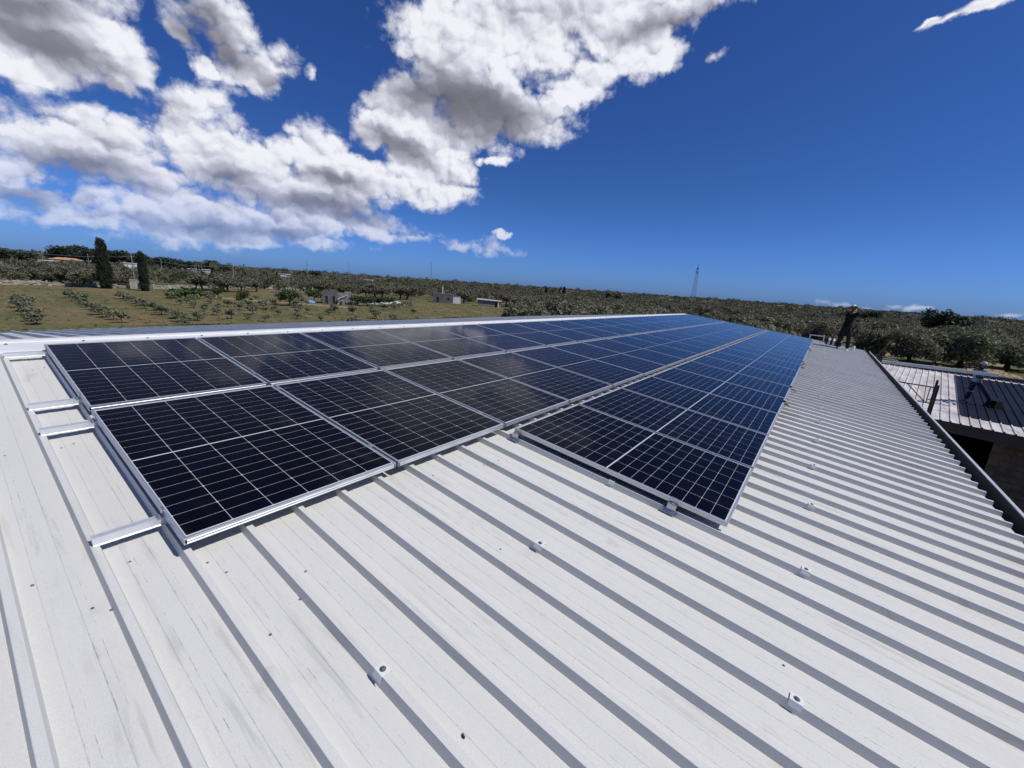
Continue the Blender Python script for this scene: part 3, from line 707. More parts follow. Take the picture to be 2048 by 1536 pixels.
# ------------------------------------------------------------------ people
def skin(name, joints, bones, mat, parent, sub=2, root=0, flat=None):
    """grow one smooth surface round a skeleton: joints = {key: (x, y, z, rx, ry)}"""
    keys = list(joints); ix = {k: i for i, k in enumerate(keys)}
    me = bpy.data.meshes.new(name); me.from_pydata([joints[k][:3] for k in keys], [(ix[a], ix[b]) for a, b in bones], [])
    o = bpy.data.objects.new(name, me); COL.objects.link(o)
    o.modifiers.new('s', 'SKIN').use_smooth_shade = True
    for k, sv in zip(keys, me.skin_vertices[0].data):
        j = joints[k]; sv.radius = (j[3], j[4] if len(j) > 4 else j[3]); sv.use_root = (ix[k] == root)
    ss = o.modifiers.new('d', 'SUBSURF'); ss.levels = sub; ss.render_levels = sub
    dg = bpy.context.evaluated_depsgraph_get(); ev = bpy.data.meshes.new_from_object(o.evaluated_get(dg))
    bpy.data.objects.remove(o); ev.name = name; ev.materials.clear(); ev.materials.append(mat)
    ev.polygons.foreach_set('use_smooth', [True] * len(ev.polygons))
    return link(bpy.data.objects.new(name, ev), parent)

def hand(j, bones, wrist, pos, d, out, pre):
    """palm, four unequal fingers and a thumb, slightly curled, along d"""
    d = Vector(d).normalized(); out = Vector(out); out = (out - d * out.dot(d)).normalized(); side = d.cross(out)
    p = Vector(pos)
    j[pre + 'palm'] = (*(p + d * .045), .030, .018); bones.append((wrist, pre + 'palm'))
    for q, (off, ln) in enumerate(((-.027, .070), (-.009, .082), (.009, .076), (.026, .058))):
        a = p + d * .085 + side * off; b = a + d * ln * .5 + out * ln * .12; c = b + d * ln * .40 + out * ln * .35
        for nm, v in (('k', a), ('m', b), ('t', c)): j[pre + 'f%d%s' % (q, nm)] = (*v, .0095 if nm == 'k' else .0085)
        bones += [(pre + 'palm', pre + 'f%dk' % q), (pre + 'f%dk' % q, pre + 'f%dm' % q), (pre + 'f%dm' % q, pre + 'f%dt' % q)]
    a = p + d * .035 - side * .038 + out * .012; b = a + d * .035 - side * .016 + out * .018
    j[pre + 't0'] = (*a, .0115); j[pre + 't1'] = (*b, .009)
    bones += [(pre + 'palm', pre + 't0'), (pre + 't0', pre + 't1')]

M['skin'] = plain('tanned_skin', (0.15, 0.075, 0.05), 0.55, 0, 0.06, 20)
M['tee'] = plain('black_cotton', (0.010, 0.010, 0.011), 0.9, 0, 0.2, 20, spec=0.2)
M['trouser'] = plain('charcoal_work_trousers', (0.017, 0.018, 0.023), 0.9, 0, 0.25, 12, spec=0.2)
M['navy'] = plain('navy_work_cloth', (0.012, 0.016, 0.034), 0.85, 0, 0.2, 12, spec=0.2)
M['lightblue'] = plain('light_blue_shirt', (0.17, 0.27, 0.42), 0.8, 0, 0.15, 12, spec=0.2)
M['shoered'] = plain('red_shoe_rubber', (0.45, 0.05, 0.06), 0.6)
M['shoewhite'] = plain('white_shoe_leather', (0.65, 0.63, 0.60), 0.6)
M['hair'] = plain('dark_hair', (0.012, 0.010, 0.009), 0.6, 0, 0.3, 60)
M['cap_sheen'] = plain('pale_cap_and_sheen', (0.45, 0.46, 0.46), 0.5)  # grey of the pale cap and of the painted knee sheen

def head_parts(root, c, face, tilt, cap=None, hood=None):
    """nose, ears and hair or cap on a head centred at c and looking along face"""
    f = Vector(face).normalized(); up = (Vector((0, 0, 1)) - f * f.z).normalized(); s = f.cross(up)
    X = Matrix((( s.x, f.x, up.x, c[0]), (s.y, f.y, up.y, c[1]), (s.z, f.z, up.z, c[2]), (0, 0, 0, 1)))
    bm = bmesh.new(); bmesh.ops.create_uvsphere(bm, u_segments=20, v_segments=14, radius=1)
    for v in list(bm.verts):
        x, y, z = v.co
        w = 1 - .22 * max(0, -z)
        v.co = (x * .075 * w, y * .098 * (1 - .10 * max(0, -z)) + (.006 if z < 0 else 0), z * .118)
    me = bpy.data.meshes.new('head'); bm.to_mesh(me); bm.free(); me.materials.append(M['skin']); me.polygons.foreach_set('use_smooth', [True] * len(me.polygons))
    me.transform(X)
    return X, me

def join_into(o, meshes):
    bm = bmesh.new(); bm.from_mesh(o.data)
    for m in meshes: bm.from_mesh(m)
    bm.to_mesh(o.data); bm.free()
    o.data.polygons.foreach_set('use_smooth', [True] * len(o.data.polygons))

def face_bits(X, s=1):
    """nose, ears, eye hollows and lips as small closed forms that sink into the head"""
    out = []
    def ell(c, r, mat=None):
        bm = bmesh.new(); bmesh.ops.create_uvsphere(bm, u_segments=10, v_segments=6, radius=1)
        for v in bm.verts: v.co = Vector((v.co.x * r[0] + c[0], v.co.y * r[1] + c[1], v.co.z * r[2] + c[2]))
        me = bpy.data.meshes.new('bit'); bm.to_mesh(me); bm.free(); me.transform(X); out.append(me)
    ell((0, .100, -.012), (.013, .020, .024)); ell((.077, -.005, -.008), (.010, .018, .030)); ell((-.077, -.005, -.008), (.010, .018, .030))
    ell((0, .092, -.058), (.022, .010, .008)); ell((0, .080, -.098), (.024, .018, .014)); ell((.03, .088, .018), (.016, .010, .006)); ell((-.03, .088, .018), (.016, .010, .006))
    return out

def hair_cap(root, X, mats, brim=False):
    bm = bmesh.new(); bmesh.ops.create_uvsphere(bm, u_segments=20, v_segments=14, radius=1)
    kill = [v for v in bm.verts if v.co.z < (.12 if brim else -.15 + .55 * max(0, v.co.y))]
    bmesh.ops.delete(bm, geom=kill, context='VERTS')
    for v in bm.verts: v.co = Vector((v.co.x * .083, v.co.y * .107 - .003, v.co.z * .127 + .002))
    if brim:
        a = [bm.verts.new((.078 * math.sin(q * .26), .075 + .085 * math.cos(q * .26) - .02, .030)) for q in range(-5, 6)]
        b = [bm.verts.new((.070 * math.sin(q * .26), .072 * math.cos(q * .26), .034)) for q in range(-5, 6)]
        for q in range(10): bm.faces.new((a[q], a[q + 1], b[q + 1], b[q]))
    g = bmesh.ops.solidify(bm, geom=bm.faces[:], thickness=.006)
    me = bpy.data.meshes.new('cap' if brim else 'hair'); bm.to_mesh(me); bm.free()
    for m in mats: me.materials.append(m)
    if len(mats) > 1:
        for p in me.polygons:
            p.material_index = 1 if (p.center.z < .075 and abs(p.center.x) > .02 or p.center.y < -.03 and p.center.z < .06) else 0
    me.transform(X); me.polygons.foreach_set('use_smooth', [True] * len(me.polygons))
    return link(bpy.data.objects.new('cap' if brim else 'hair', me), root)

def shoe(root, toe, heel, mats, h=.085):
    """a low shoe from heel to toe: shaped upper on a flat sole"""
    heel, toe = Vector(heel), Vector(toe); f = toe - heel; L_ = f.length; f.normalize(); s = f.cross(Vector((0, 0, 1))).normalized(); u = s.cross(f)
    mb = MB(); rings = []
    for t, w, hh in ((0, .026, .055), (.12, .036, .088), (.35, .037, .092), (.58, .043, .062), (.82, .043, .045), (1, .022, .030)):
        rings.append([heel + f * L_ * t + s * w * a + u * hh * b for a, b in ((-1, .22), (-.92, .6), (-.5, 1), (.5, 1), (.92, .6), (1, .22))])
    i = len(mb.v)
    for r_ in rings: mb.v += [tuple(p) for p in r_]
    for k in range(5):
        for q in range(6): mb.f.append((i + k * 6 + q, i + k * 6 + (q + 1) % 6, i + (k + 1) * 6 + (q + 1) % 6, i + (k + 1) * 6 + q)); mb.m.append(0)
    mb.f.append(tuple(range(i, i + 6))); mb.f.append(tuple(range(i + 30, i + 36))); mb.m += [0, 0]
    mb.mi = 1
    so = []
    for t, w in ((-.02, .026), (.12, .038), (.4, .036), (.62, .046), (.85, .045), (1.03, .024)): so.append((t, w))
    ring = [heel + f * L_ * t - s * w for t, w in so] + [heel + f * L_ * t + s * w for t, w in so[::-1]]
    n = len(ring); i = len(mb.v)
    mb.v += [tuple(p) for p in ring] + [tuple(p + u * .024) for p in ring]
    for q in range(n): mb.f.append((i + q, i + (q + 1) % n, i + n + (q + 1) % n, i + n + q)); mb.m.append(1)
    mb.f.append(tuple(range(i + n - 1, i - 1, -1))); mb.f.append(tuple(range(i + n, i + 2 * n))); mb.m += [1, 1]
    mb.build('shoe', mats, root, smooth=False)

# worker on the roof: faces the camera side, both hands up at his cap, feet apart
def roof_worker():
    base = RW @ Vector((20.45, -6.45, PAN))
    root = thing('person', 'person in black T-shirt at the far roof end, both hands raised to the cap', 'person', Matrix.Translation(base))
    # x away from the camera, y to the left in the picture, z up
    sl = math.tan(PITCH)
    fl, fr_ = (.02, .26, .26 * sl), (-.02, -.05, -.05 * sl)
    hipc = Vector((0, .115, .93))
    J = {'pel': (*hipc, .125, .105), 'hipl': (0, .205, .88, .088), 'kneel': (-.035, .245, .49, .062), 'calfl': (.0, .252, .34, .056), 'ankl': (.02, .262, .10 + fl[2], .040),
         'hipr': (0, .03, .88, .088), 'kneer': (-.03, -.02, .48, .062), 'calfr': (.0, -.035, .33, .056), 'ankr': (.0, -.048, .10 + fr_[2], .040),
         'wst': (.0, .105, 1.08, .140, .115), 'chest': (.0, .085, 1.30, .172, .125), 'sho': (.0, .072, 1.42, .125, .085), 'neck': (-.005, .062, 1.52, .052), 'skull': (-.02, .055, 1.60, .060),
         'shl': (.0, .225, 1.44, .062), 'ell': (-.08, .385, 1.555, .046), 'frl': (-.10, .30, 1.615, .042), 'wrl': (-.11, .215, 1.665, .029),
         'shr': (.0, -.085, 1.43, .062), 'elr': (-.08, -.235, 1.565, .046), 'frr': (-.10, -.16, 1.615, .042), 'wrr': (-.11, -.085, 1.655, .029)}
    B = [('pel', 'hipl'), ('hipl', 'kneel'), ('kneel', 'calfl'), ('calfl', 'ankl'), ('pel', 'hipr'), ('hipr', 'kneer'), ('kneer', 'calfr'), ('calfr', 'ankr'), ('pel', 'wst'), ('wst', 'chest'), ('chest', 'sho'), ('sho', 'neck'), ('neck', 'skull'),
         ('sho', 'shl'), ('shl', 'ell'), ('ell', 'frl'), ('frl', 'wrl'), ('sho', 'shr'), ('shr', 'elr'), ('elr', 'frr'), ('frr', 'wrr')]
    hand(J, B, 'wrl', (-.11, .205, 1.67), (-.05, -.75, .45), (.6, 0, -.2), 'l'); hand(J, B, 'wrr', (-.11, -.075, 1.66), (-.05, .75, .45), (.6, 0, -.2), 'r')
    body = skin('body', J, B, M['skin'], root)
    hc = (-.035, .055, 1.665)
    X, hm = head_parts(root, hc, (-.93, .25, -.12), 0)
    join_into(body, [hm] + face_bits(X))
    hair_cap(root, X, [M['shoewhite'], M['hair']], True)
    g = .016
    T = {k: (*J[k][:3], *(r + .045 for r in J[k][3:])) for k in ('wst', 'chest', 'sho')}
    T['hem'] = (0, .115, .86, .172, .150); T['hem2'] = (0, .112, .98, .168, .146)
    T['shl'] = (.0, .225, 1.44, .080); T['slv'] = (-.045, .315, 1.505, .070); T['shr'] = (.0, -.085, 1.43, .080); T['srv'] = (-.045, -.168, 1.505, .070)
    skin('t_shirt', T, [('hem', 'hem2'), ('hem2', 'wst'), ('wst', 'chest'), ('chest', 'sho'), ('sho', 'shl'), ('shl', 'slv'), ('sho', 'shr'), ('shr', 'srv')], M['tee'], root)
    P = {'pel': (*hipc, .138, .118)}
    for s_ in 'lr':
        P['hip' + s_] = (*J['hip' + s_][:3], .104); P['knee' + s_] = (*J['knee' + s_][:3], .082); P['calf' + s_] = (*J['calf' + s_][:3], .078); a = J['ank' + s_]; P['ank' + s_] = (a[0], a[1], a[2] - .01, .070)
    P['belt'] = (0, .112, 1.0, .136, .112)
    skin('trousers', P, [('pel', 'belt')] + [(a + s_, b + s_) for s_ in 'lr' for a, b in (('hip', 'knee'), ('knee', 'calf'), ('calf', 'ank'))] + [('pel', 'hipl'), ('pel', 'hipr')], M['trouser'], root)
    shoe(root, (-.18, .30, fl[2] + .012), (.075, .255, fl[2] + .012), [M['shoered'], M['shoewhite']])
    shoe(root, (-.20, -.06, fr_[2] + .012), (.055, -.045, fr_[2] + .012), [M['shoewhite'], M['shoered']])
    return root
roof_worker()

# striped holdall and white bottle by the worker's feet
bag = thing('tool_bag', 'black and white striped holdall lying left of the worker on the roof', 'bag', at_roof(20.75, -6.02, RIB))
mb = MB()
for q in range(7):
    mb.mi = q % 2
    x0, x1 = -.26 + q * .075, -.26 + (q + 1) * .075
    def ring(y):
        k = 1 - (abs(y) / .30) ** 3 * .35
        return [(y, k * .17 * math.cos(a), .17 + k * .165 * math.sin(a) if math.sin(a) > -.7 else .17 - .165 * .72) for a in [2 * math.pi * i / 14 for i in range(14)]]
    A, B_ = ring(x0), ring(x1)
    for i in range(14): mb.face([(p[1], p[0], p[2]) for p in (A[i], A[(i + 1) % 14], B_[(i + 1) % 14], B_[i])])
    if q in (0, 6): mb.face([(p[1], p[0], p[2]) for p in (A if q == 0 else B_)])
mb.build('bag_body', [M['black'], M['white']], bag)
mb = MB(); mb.tube([(-.05, -.12, .30), (-.06, -.10, .40), (-.06, .10, .40), (-.05, .12, .30)], .011, 6); mb.build('strap', M['black'], bag)
bot = thing('canister', 'small white canister standing right of the worker on the roof edge', 'canister', at_roof(20.9, -6.70, RIB))
mb = MB(); mb.tube([(0, 0, 0), (0, 0, .14), (0, 0, .18), (0, 0, .20)], [.055, .055, .035, .03], 14); mb.build('canister_body', M['white'], bot)
mb = MB(); mb.tube([(0, 0, .20), (0, 0, .23)], .034, 12); mb.build('lid', M['black'], bot)

# ------------------------------------------------------------------ lower shed to the right
SA = R(-13); SU = Vector((math.cos(SA), math.sin(SA), 0)); SV = Vector((math.sin(SA), -math.cos(SA), 0))
SPITCH = math.tan(R(2.5)); SZ, SD = -2.97, 22.4
def sp(u, v, h=0.0):
    """a point of the shed: u up its roof from the eave line, v to the right, h above the roof plane"""
    p = Vector((CAM_POS.x, CAM_POS.y, 0)) + SU * (SD + u) + SV * v
    return Vector((p.x, p.y, SZ + SPITCH * u + h))
def rib_v(i, u): return -7.9 + i * .262 - (u + .4) * .08
shed = thing('lower_shed', 'low outbuilding with dirty white ribbed roof beyond the gutter', 'building')
ns = 60; U0, U1 = -.44, 12.35
mats = [M['oldroof']]
i = 0
while i < ns:
    mb = MB(); n = min(4, ns - i)
    for (ua, ub, lift) in ((U0, 1.3, 0.0), (1.18, U1, .012)):
        for q in range(n):
            r0, r1 = i + q, i + q + 1
            a0, a1, b0, b1 = rib_v(r0, ua), rib_v(r1, ua), rib_v(r0, ub), rib_v(r1, ub)
            pr_ = [(-.03, 0), (-.014, .04), (.014, .04), (.03, 0)]
            lo = [(a0 + p, z) for p, z in pr_] + [(a1 - .03, 0)]; hi = [(b0 + p, z) for p, z in pr_] + [(b1 - .03, 0)]
            for k in range(4):
                mb.hexa([sp(ua, lo[k][0], lo[k][1] + lift - .01), sp(ua, lo[k + 1][0], lo[k + 1][1] + lift - .01), sp(ub, hi[k + 1][0], hi[k + 1][1] + lift - .01), sp(ub, hi[k][0], hi[k][1] + lift - .01),
                         sp(ua, lo[k][0], lo[k][1] + lift), sp(ua, lo[k + 1][0], lo[k + 1][1] + lift), sp(ub, hi[k + 1][0], hi[k + 1][1] + lift), sp(ub, hi[k][0], hi[k][1] + lift)])
    mb.build('roof_sheet', M['oldroof'], shed); i += 4
VL, VR = -7.9, 7.0
mb = MB(); mb.hexa([sp(-.42, VL, -.40), sp(-.42, VR, -.40), sp(-.30, VR, -.40), sp(-.30, VL, -.40), sp(-.42, VL, -.025), sp(-.42, VR, -.025), sp(-.30, VR, -.02), sp(-.30, VL, -.02)])
mb.build('fascia', M['fascia'], shed)
mb = MB(); mb.hexa([sp(U1 - .1, VL - .9, .02), sp(U1 - .1, VR - 1, .02), sp(U1 + .35, VR - 1, .02), sp(U1 + .35, VL - .9, .02), sp(U1 - .02, VL - .9, .20), sp(U1 - .02, VR - 1, .20), sp(U1 + .3, VR - 1, .20), sp(U1 + .3, VL - .9, .20)])
mb.build('ridge_flashing', M['fascia'], shed)
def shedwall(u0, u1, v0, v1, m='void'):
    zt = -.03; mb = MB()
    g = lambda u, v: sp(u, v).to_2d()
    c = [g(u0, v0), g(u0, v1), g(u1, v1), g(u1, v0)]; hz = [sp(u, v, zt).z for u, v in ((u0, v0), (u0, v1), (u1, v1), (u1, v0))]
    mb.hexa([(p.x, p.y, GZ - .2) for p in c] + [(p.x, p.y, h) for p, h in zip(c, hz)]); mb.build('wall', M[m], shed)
shedwall(11.6, 11.9, VL + .3, VR - 1.2); shedwall(-.1, 11.6, VL + .3, VL + .6); shedwall(.2, 11.6, VR - 1.4, VR - 1.1); shedwall(-.1, .15, VL + .6, -3.6, 'mortar')  # void walls carry the shed's inner shade in their colour
# block wall right of the dark opening: every block its own piece set in mortar
WV0, WV1, WU = .62, 5.6, .55
mb = MB(); c = [sp(WU + .02, WV0 + .01).to_2d(), sp(WU + .02, WV1).to_2d(), sp(WU + .22, WV1).to_2d(), sp(WU + .22, WV0 + .01).to_2d()]
mb.hexa([(p.x, p.y, GZ - .2) for p in c] + [(p.x, p.y, SZ - .42) for p in c]); mb.build('wall', M['mortar'], shed)
br = random.Random(6)
mb = MB(); mb.box(.004, .496, -.02, .10, .004, .243); BLK = mb.mesh('block', M['block'])
for cz in range(14):
    z = SZ - .45 - (cz + 1) * .25
    v = WV0 - (.25 if cz % 2 else 0)
    while v < 4.2:
        if v >= WV0 - .01:
            p = sp(WU, v).to_2d(); o = inst('block', BLK, shed); o.matrix_world = Matrix.Translation((p.x, p.y, z)) @ Matrix.Rotation(math.atan2(SV.y, SV.x), 4, 'Z') @ Matrix.Translation((0, br.uniform(-.006, .006), 0))
        v += .5
# dark sheeting laid over the ribs where the second man works
tp = MB(); us = [.98 + k * .36 for k in range(31)]
vs = []
for r_ in range(29, 60):
    vs += [(r_, -.034, .004), (r_, -.017, .046), (r_, .017, .046), (r_, .034, .004)]
grid = {}
tr = random.Random(9)
for a, u in enumerate(us):
    for b, (r_, dv, h) in enumerate(vs):
        lift = .012 if u > 1.18 else .0
        jit = .0
        q = sp(u + (tr.uniform(-.02, .02) if a in (0, len(us) - 1) else 0), rib_v(r_, u) + dv * 1.06 + (.12 if b == 0 else 0), h + lift + .006 + tr.uniform(0, .003)); grid[a, b] = len(tp.v); tp.v.append(tuple(q))
for a in range(len(us) - 1):
    for b in range(len(vs) - 1):
        tp.f.append((grid[a, b], grid[a, b + 1], grid[a + 1, b + 1], grid[a + 1, b])); tp.m.append(0)
tag(tp.build('roof_membrane', M['tarp'], None, fix=False), 'dark navy sheeting laid over the ribs of the lower shed roof', 'sheeting')

# ------------------------------------------------------------------ second worker on the shed roof
def shed_worker():
    base = sp(4.05, -.02, .0); rot = Matrix(((SU.x, -SV.x, 0, base.x), (SU.y, -SV.y, 0, base.y), (0, 0, 1, base.z), (0, 0, 0, 1))) @ Matrix.Scale(1.07, 4)
    root = thing('person', 'person in pale blue shirt and dark hood striding on the lower shed roof', 'person', rot)
    # x up the shed roof (away), y to the left in the picture
    J = {'pel': (0, 0.280, .90, .13, .11), 'hipl': (.06, 0.358, .85, .09), 'kneel': (.16, 0.365, .48, .066), 'calfl': (.20, 0.380, .34, .058), 'ankl': (.26, 0.420, .12, .042),
         'hipr': (-.02, 0.178, .85, .09), 'kneer': (-.18, -0.080, .50, .066), 'calfr': (-.18, -0.190, .34, .058), 'ankr': (-.20, -0.270, .10, .042),
         'wst': (-.04, 0.285, 1.04, .13, .105), 'chest': (-.09, 0.280, 1.22, .155, .11), 'sho': (-.12, 0.270, 1.34, .13, .09), 'neck': (-.15, 0.262, 1.43, .054), 'skull': (-.17, 0.250, 1.50, .06),
         'shl': (-.08, 0.420, 1.34, .064), 'ell': (-.26, 0.325, 1.12, .046), 'frl': (-.34, 0.200, 1.10, .042), 'wrl': (-.40, 0.105, 1.12, .03),
         'shr': (-.15, 0.130, 1.34, .064), 'elr': (-.22, -0.110, 1.18, .046), 'frr': (-.32, -0.145, 1.16, .042), 'wrr': (-.42, -0.160, 1.18, .03)}
    B = [('pel', 'hipl'), ('hipl', 'kneel'), ('kneel', 'calfl'), ('calfl', 'ankl'), ('pel', 'hipr'), ('hipr', 'kneer'), ('kneer', 'calfr'), ('calfr', 'ankr'), ('pel', 'wst'), ('wst', 'chest'), ('chest', 'sho'), ('sho', 'neck'), ('neck', 'skull'),
         ('sho', 'shl'), ('shl', 'ell'), ('ell', 'frl'), ('frl', 'wrl'), ('sho', 'shr'), ('shr', 'elr'), ('elr', 'frr'), ('frr', 'wrr')]
    hand(J, B, 'wrl', (-.41, .095, 1.12), (-.8, -.5, .2), (0, 0, 1), 'l'); hand(J, B, 'wrr', (-.43, -.165, 1.18), (-.9, -.1, .2), (0, 0, 1), 'r')
    body = skin('body', J, B, M['skin'], root)
    X, hm = head_parts(root, (-.20, .235, 1.575), (-.45, -.85, -.28), 0)
    join_into(body, [hm] + face_bits(X))
    # hood over head and neck with a pale cap on top
    H = {'a': (-.145, 0.260, 1.40, .085, .075), 'b': (-.16, 0.262, 1.47, .080), 'c': (-.175, 0.265, 1.56, .098, .104), 'd': (-.18, 0.255, 1.63, .085)}
    skin('hood', H, [('a', 'b'), ('b', 'c'), ('c', 'd')], M['navy'], root)
    hair_cap(root, X @ Matrix.Translation((0, 0, .012)) @ Matrix.Scale(1.12, 4), [M['cap_sheen']], True)
    g = .018
    T = {k: (*J[k][:3], *(r + g for r in J[k][3:])) for k in ('wst', 'chest', 'sho')}
    T['hem'] = (0, .28, .90, .155, .135)
    for s_ in 'lr':
        T['sh' + s_] = (*J['sh' + s_][:3], .082); T['el' + s_] = (*J['el' + s_][:3], .062)
    skin('shirt', T, [('hem', 'wst'), ('wst', 'chest'), ('chest', 'sho'), ('sho', 'shl'), ('shl', 'ell'), ('sho', 'shr'), ('shr', 'elr')], M['lightblue'], root)
    for s_ in 'lr':
        C_ = {'a': (*J['el' + s_][:3], .064), 'b': (*J['fr' + s_][:3], .052), 'c': (*J['wr' + s_][:3], .040)}
        skin('sleeve', C_, [('a', 'b'), ('b', 'c')], M['navy'], root)
    P = {'pel': (*J['pel'][:3], .142, .122), 'belt': (-.02, 0.282, .97, .142, .118)}
    for s_ in 'lr':
        P['hip' + s_] = (*J['hip' + s_][:3], .108); P['knee' + s_] = (*J['knee' + s_][:3], .088); P['calf' + s_] = (*J['calf' + s_][:3], .084); a = J['ank' + s_]; P['ank' + s_] = (a[0], a[1], a[2], .074)
    skin('trousers', P, [('pel', 'belt')] + [(a + s_, b + s_) for s_ in 'lr' for a, b in (('hip', 'knee'), ('knee', 'calf'), ('calf', 'ank'))] + [('pel', 'hipl'), ('pel', 'hipr')], M['navy'], root)
    mb = MB(); k = Vector(J['kneel'][:3]); mb.tube([k + Vector((0, -.006, .03)), k + Vector((.0, .004, -.02))], .086, 16, cap=False); mb.build('knee_sheen', M['cap_sheen'], root)  # sheen on the trouser knee, built as a pale strip
    shoe(root, (.14, .40, .028), (.37, .47, .040), [M['black'], M['black']]); shoe(root, (-.40, -.33, .006), (-.14, -.25, .010), [M['black'], M['black']])
shed_worker()
bk = sp(3.9, .36, .03); buck = thing('tool_bag', 'black tool bag on the dark sheeting at the second worker\'s feet', 'bag', Matrix.Translation(bk) @ Matrix.Rotation(.5, 4, 'Z') @ Matrix.Scale(.8, 4))
mb = MB(); mb.hexa([(-.30, -.20, 0), (.30, -.20, 0), (.30, .20, 0), (-.30, .20, 0), (-.24, -.13, .36), (.24, -.13, .36), (.24, .13, .36), (-.24, .13, .36)]); mb.hexa([(-.26, -.24, .05), (.26, -.24, .05), (.26, -.20, .05), (-.26, -.20, .05), (-.24, -.22, .22), (.24, -.22, .22), (.24, -.175, .22), (-.24, -.175, .22)]); mb.build('bag_body', M['tee'], buck)
mb = MB(); mb.tube([(-.16, 0, .35), (-.13, 0, .47), (.13, 0, .47), (.16, 0, .35)], .016, 8); mb.build('handle', M['steel'], buck)
# long pale profile carried across in front of the second worker
mb = MB(); a, b = Vector((25.30, -7.40, -1.46)), Vector((24.32, -11.51, -1.37)); d = (b - a).normalized(); s_ = d.cross(Vector((0, 0, 1))).normalized()
for (o1, o2, z1, z2) in ((-.04, .04, .045, .058), (-.04, -.028, -.075, .045), (.028, .04, -.075, .045)):
    mb.hexa([a + s_ * o1 + Vector((0, 0, z1)), b + s_ * o1 + Vector((0, 0, z1)), b + s_ * o2 + Vector((0, 0, z1)), a + s_ * o2 + Vector((0, 0, z1)), a + s_ * o1 + Vector((0, 0, z2)), b + s_ * o1 + Vector((0, 0, z2)), b + s_ * o2 + Vector((0, 0, z2)), a + s_ * o2 + Vector((0, 0, z2))])
tag(mb.build('metal_profile', M['white']), 'long off-white metal profile held level in front of the second worker\'s chest', 'beam')

# ------------------------------------------------------------------ scaffold beside the gutter
sc_ = thing('scaffold', 'rusty dark scaffold frame with diagonal brace standing past the gutter', 'scaffold', Matrix.Translation((19.26, -8.98, GZ)))
def bar(name, p, q, r, par): 
    mb = MB(); mb.tube([p, q], r, 8); mb.build(name, M['scaf'], par)
Yd = Vector((.235, .972, 0)).normalized()
bar('post', (0, 0, 0), (0, 0, 5.66), .036, sc_); bar('post', (.09, -.075, 0), (.09, -.075, 5.48), .036, sc_); bar('post', tuple(Yd * 1.9), tuple(Yd * 1.9 + Vector((0, 0, 5.5))), .024, sc_)
for h in (5.40, 4.84, 3.0, 1.0): bar('ledger', (0, 0, h), tuple(Yd * 1.9 + Vector((0, 0, h))), .020 if h > 5 else .016, sc_)
bar('brace', tuple(Yd * .72 + Vector((0, 0, 5.40))), tuple(Yd * .16 + Vector((0, 0, 4.86))), .016, sc_); bar('stay', tuple(Yd * .12 + Vector((0, 0, 5.40))), tuple(Yd * .12 + Vector((0, 0, 4.84))), .014, sc_)
bar('stay', tuple(Yd * 1.17 + Vector((0, 0, 5.41))), tuple(Yd * 1.30 + Vector((0, 0, 5.28))), .016, sc_)
for q, (p0, p1, rr_) in enumerate((((23.9, -7.0, -1.17), (23.5, -8.35, -1.20), .024), ((23.8, -6.9, -1.27), (23.4, -8.6, -1.31), .024))):
    mb = MB(); mb.tube([p0, p1], rr_, 8); tag(mb.build('scaffold_tube', M['rim']), ('upper' if q == 0 else 'lower') + ' of two loose pale scaffold tubes beyond the far gutter corner', 'pipe', 'loose scaffold tubes')
jk = thing('scaffold_coupler', 'small rust brown clamp stand holding the loose tubes at the far gutter corner', 'clamp', Matrix.Translation((23.6, -7.75, -1.75)))
mb = MB(); mb.tube([(0, 0, -1.3), (0, 0, .55)], .05, 8); mb.build('post', M['scaf'], jk)
mb = MB(); mb.box(-.09, .09, -.10, .10, .40, .70); mb.box(-.05, .05, -.16, .02, .66, .88); mb.build('jaw', plain('rust_brown_steel', (0.09, 0.042, 0.035), 0.8, 0, 0.3, 9), jk)

# ------------------------------------------------------------------ countryside
FOC = 831.8766
CAMI = CAM_ROT.transposed()
def to_px(p):
    """where a world point falls in the 2048 x 1536 frame (used only to leave out what no view from the roof shows)"""
    c = CAMI @ (Vector(p) - CAM_POS)
    if c.z > -.5: return None
    return (1024 - FOC * c.x / c.z, 768 + FOC * c.y / c.z, -c.z)
def seen(p, m=260):
    q = to_px(p)
    return q is not None and -m < q[0] < 2048 + m and q[1] < 1100
def polar(az, D, z=None):
    x, y = CAM_POS.x + D * math.cos(R(az)), CAM_POS.y + D * math.sin(R(az))
    return Vector((x, y, GZ + rise(math.hypot(x, y), math.atan2(y, x)) if z is None else z))

def leaves(seed, lobes, n, size, asp=1.8, hang=0.0, shell=.35):
    """leaf-sized faces spread through the lobes of a crown; returns vertices and quads"""
    g = np.random.default_rng(seed); lob = np.array(lobes, float)
    vol = lob[:, 3] * lob[:, 4] * lob[:, 5]; idx = g.choice(len(lob), n, p=vol ** .8 / (vol ** .8).sum())
    d = g.normal(size=(n, 3)); d /= np.linalg.norm(d, axis=1)[:, None]
    r = g.random(n) ** shell
    c = lob[idx, :3] + d * r[:, None] * lob[idx, 3:6]
    a = g.normal(size=(n, 3)); a[:, 2] -= hang; a /= np.linalg.norm(a, axis=1)[:, None]
    nn = d * .8 + g.normal(size=(n, 3)) * .6 + np.array([0, 0, .35]); b = np.cross(a, nn); b /= np.linalg.norm(b, axis=1)[:, None] + 1e-9
    s = size * g.uniform(.6, 1.35, n)[:, None]
    a = a * s * .5 * asp; b = b * s * .5
    v = np.stack([c - a, c + b * .9 - a * .1, c + a, c - b * .9 + a * .1], 1).reshape(-1, 3)
    f = np.arange(4 * n).reshape(n, 4)
    return v, f

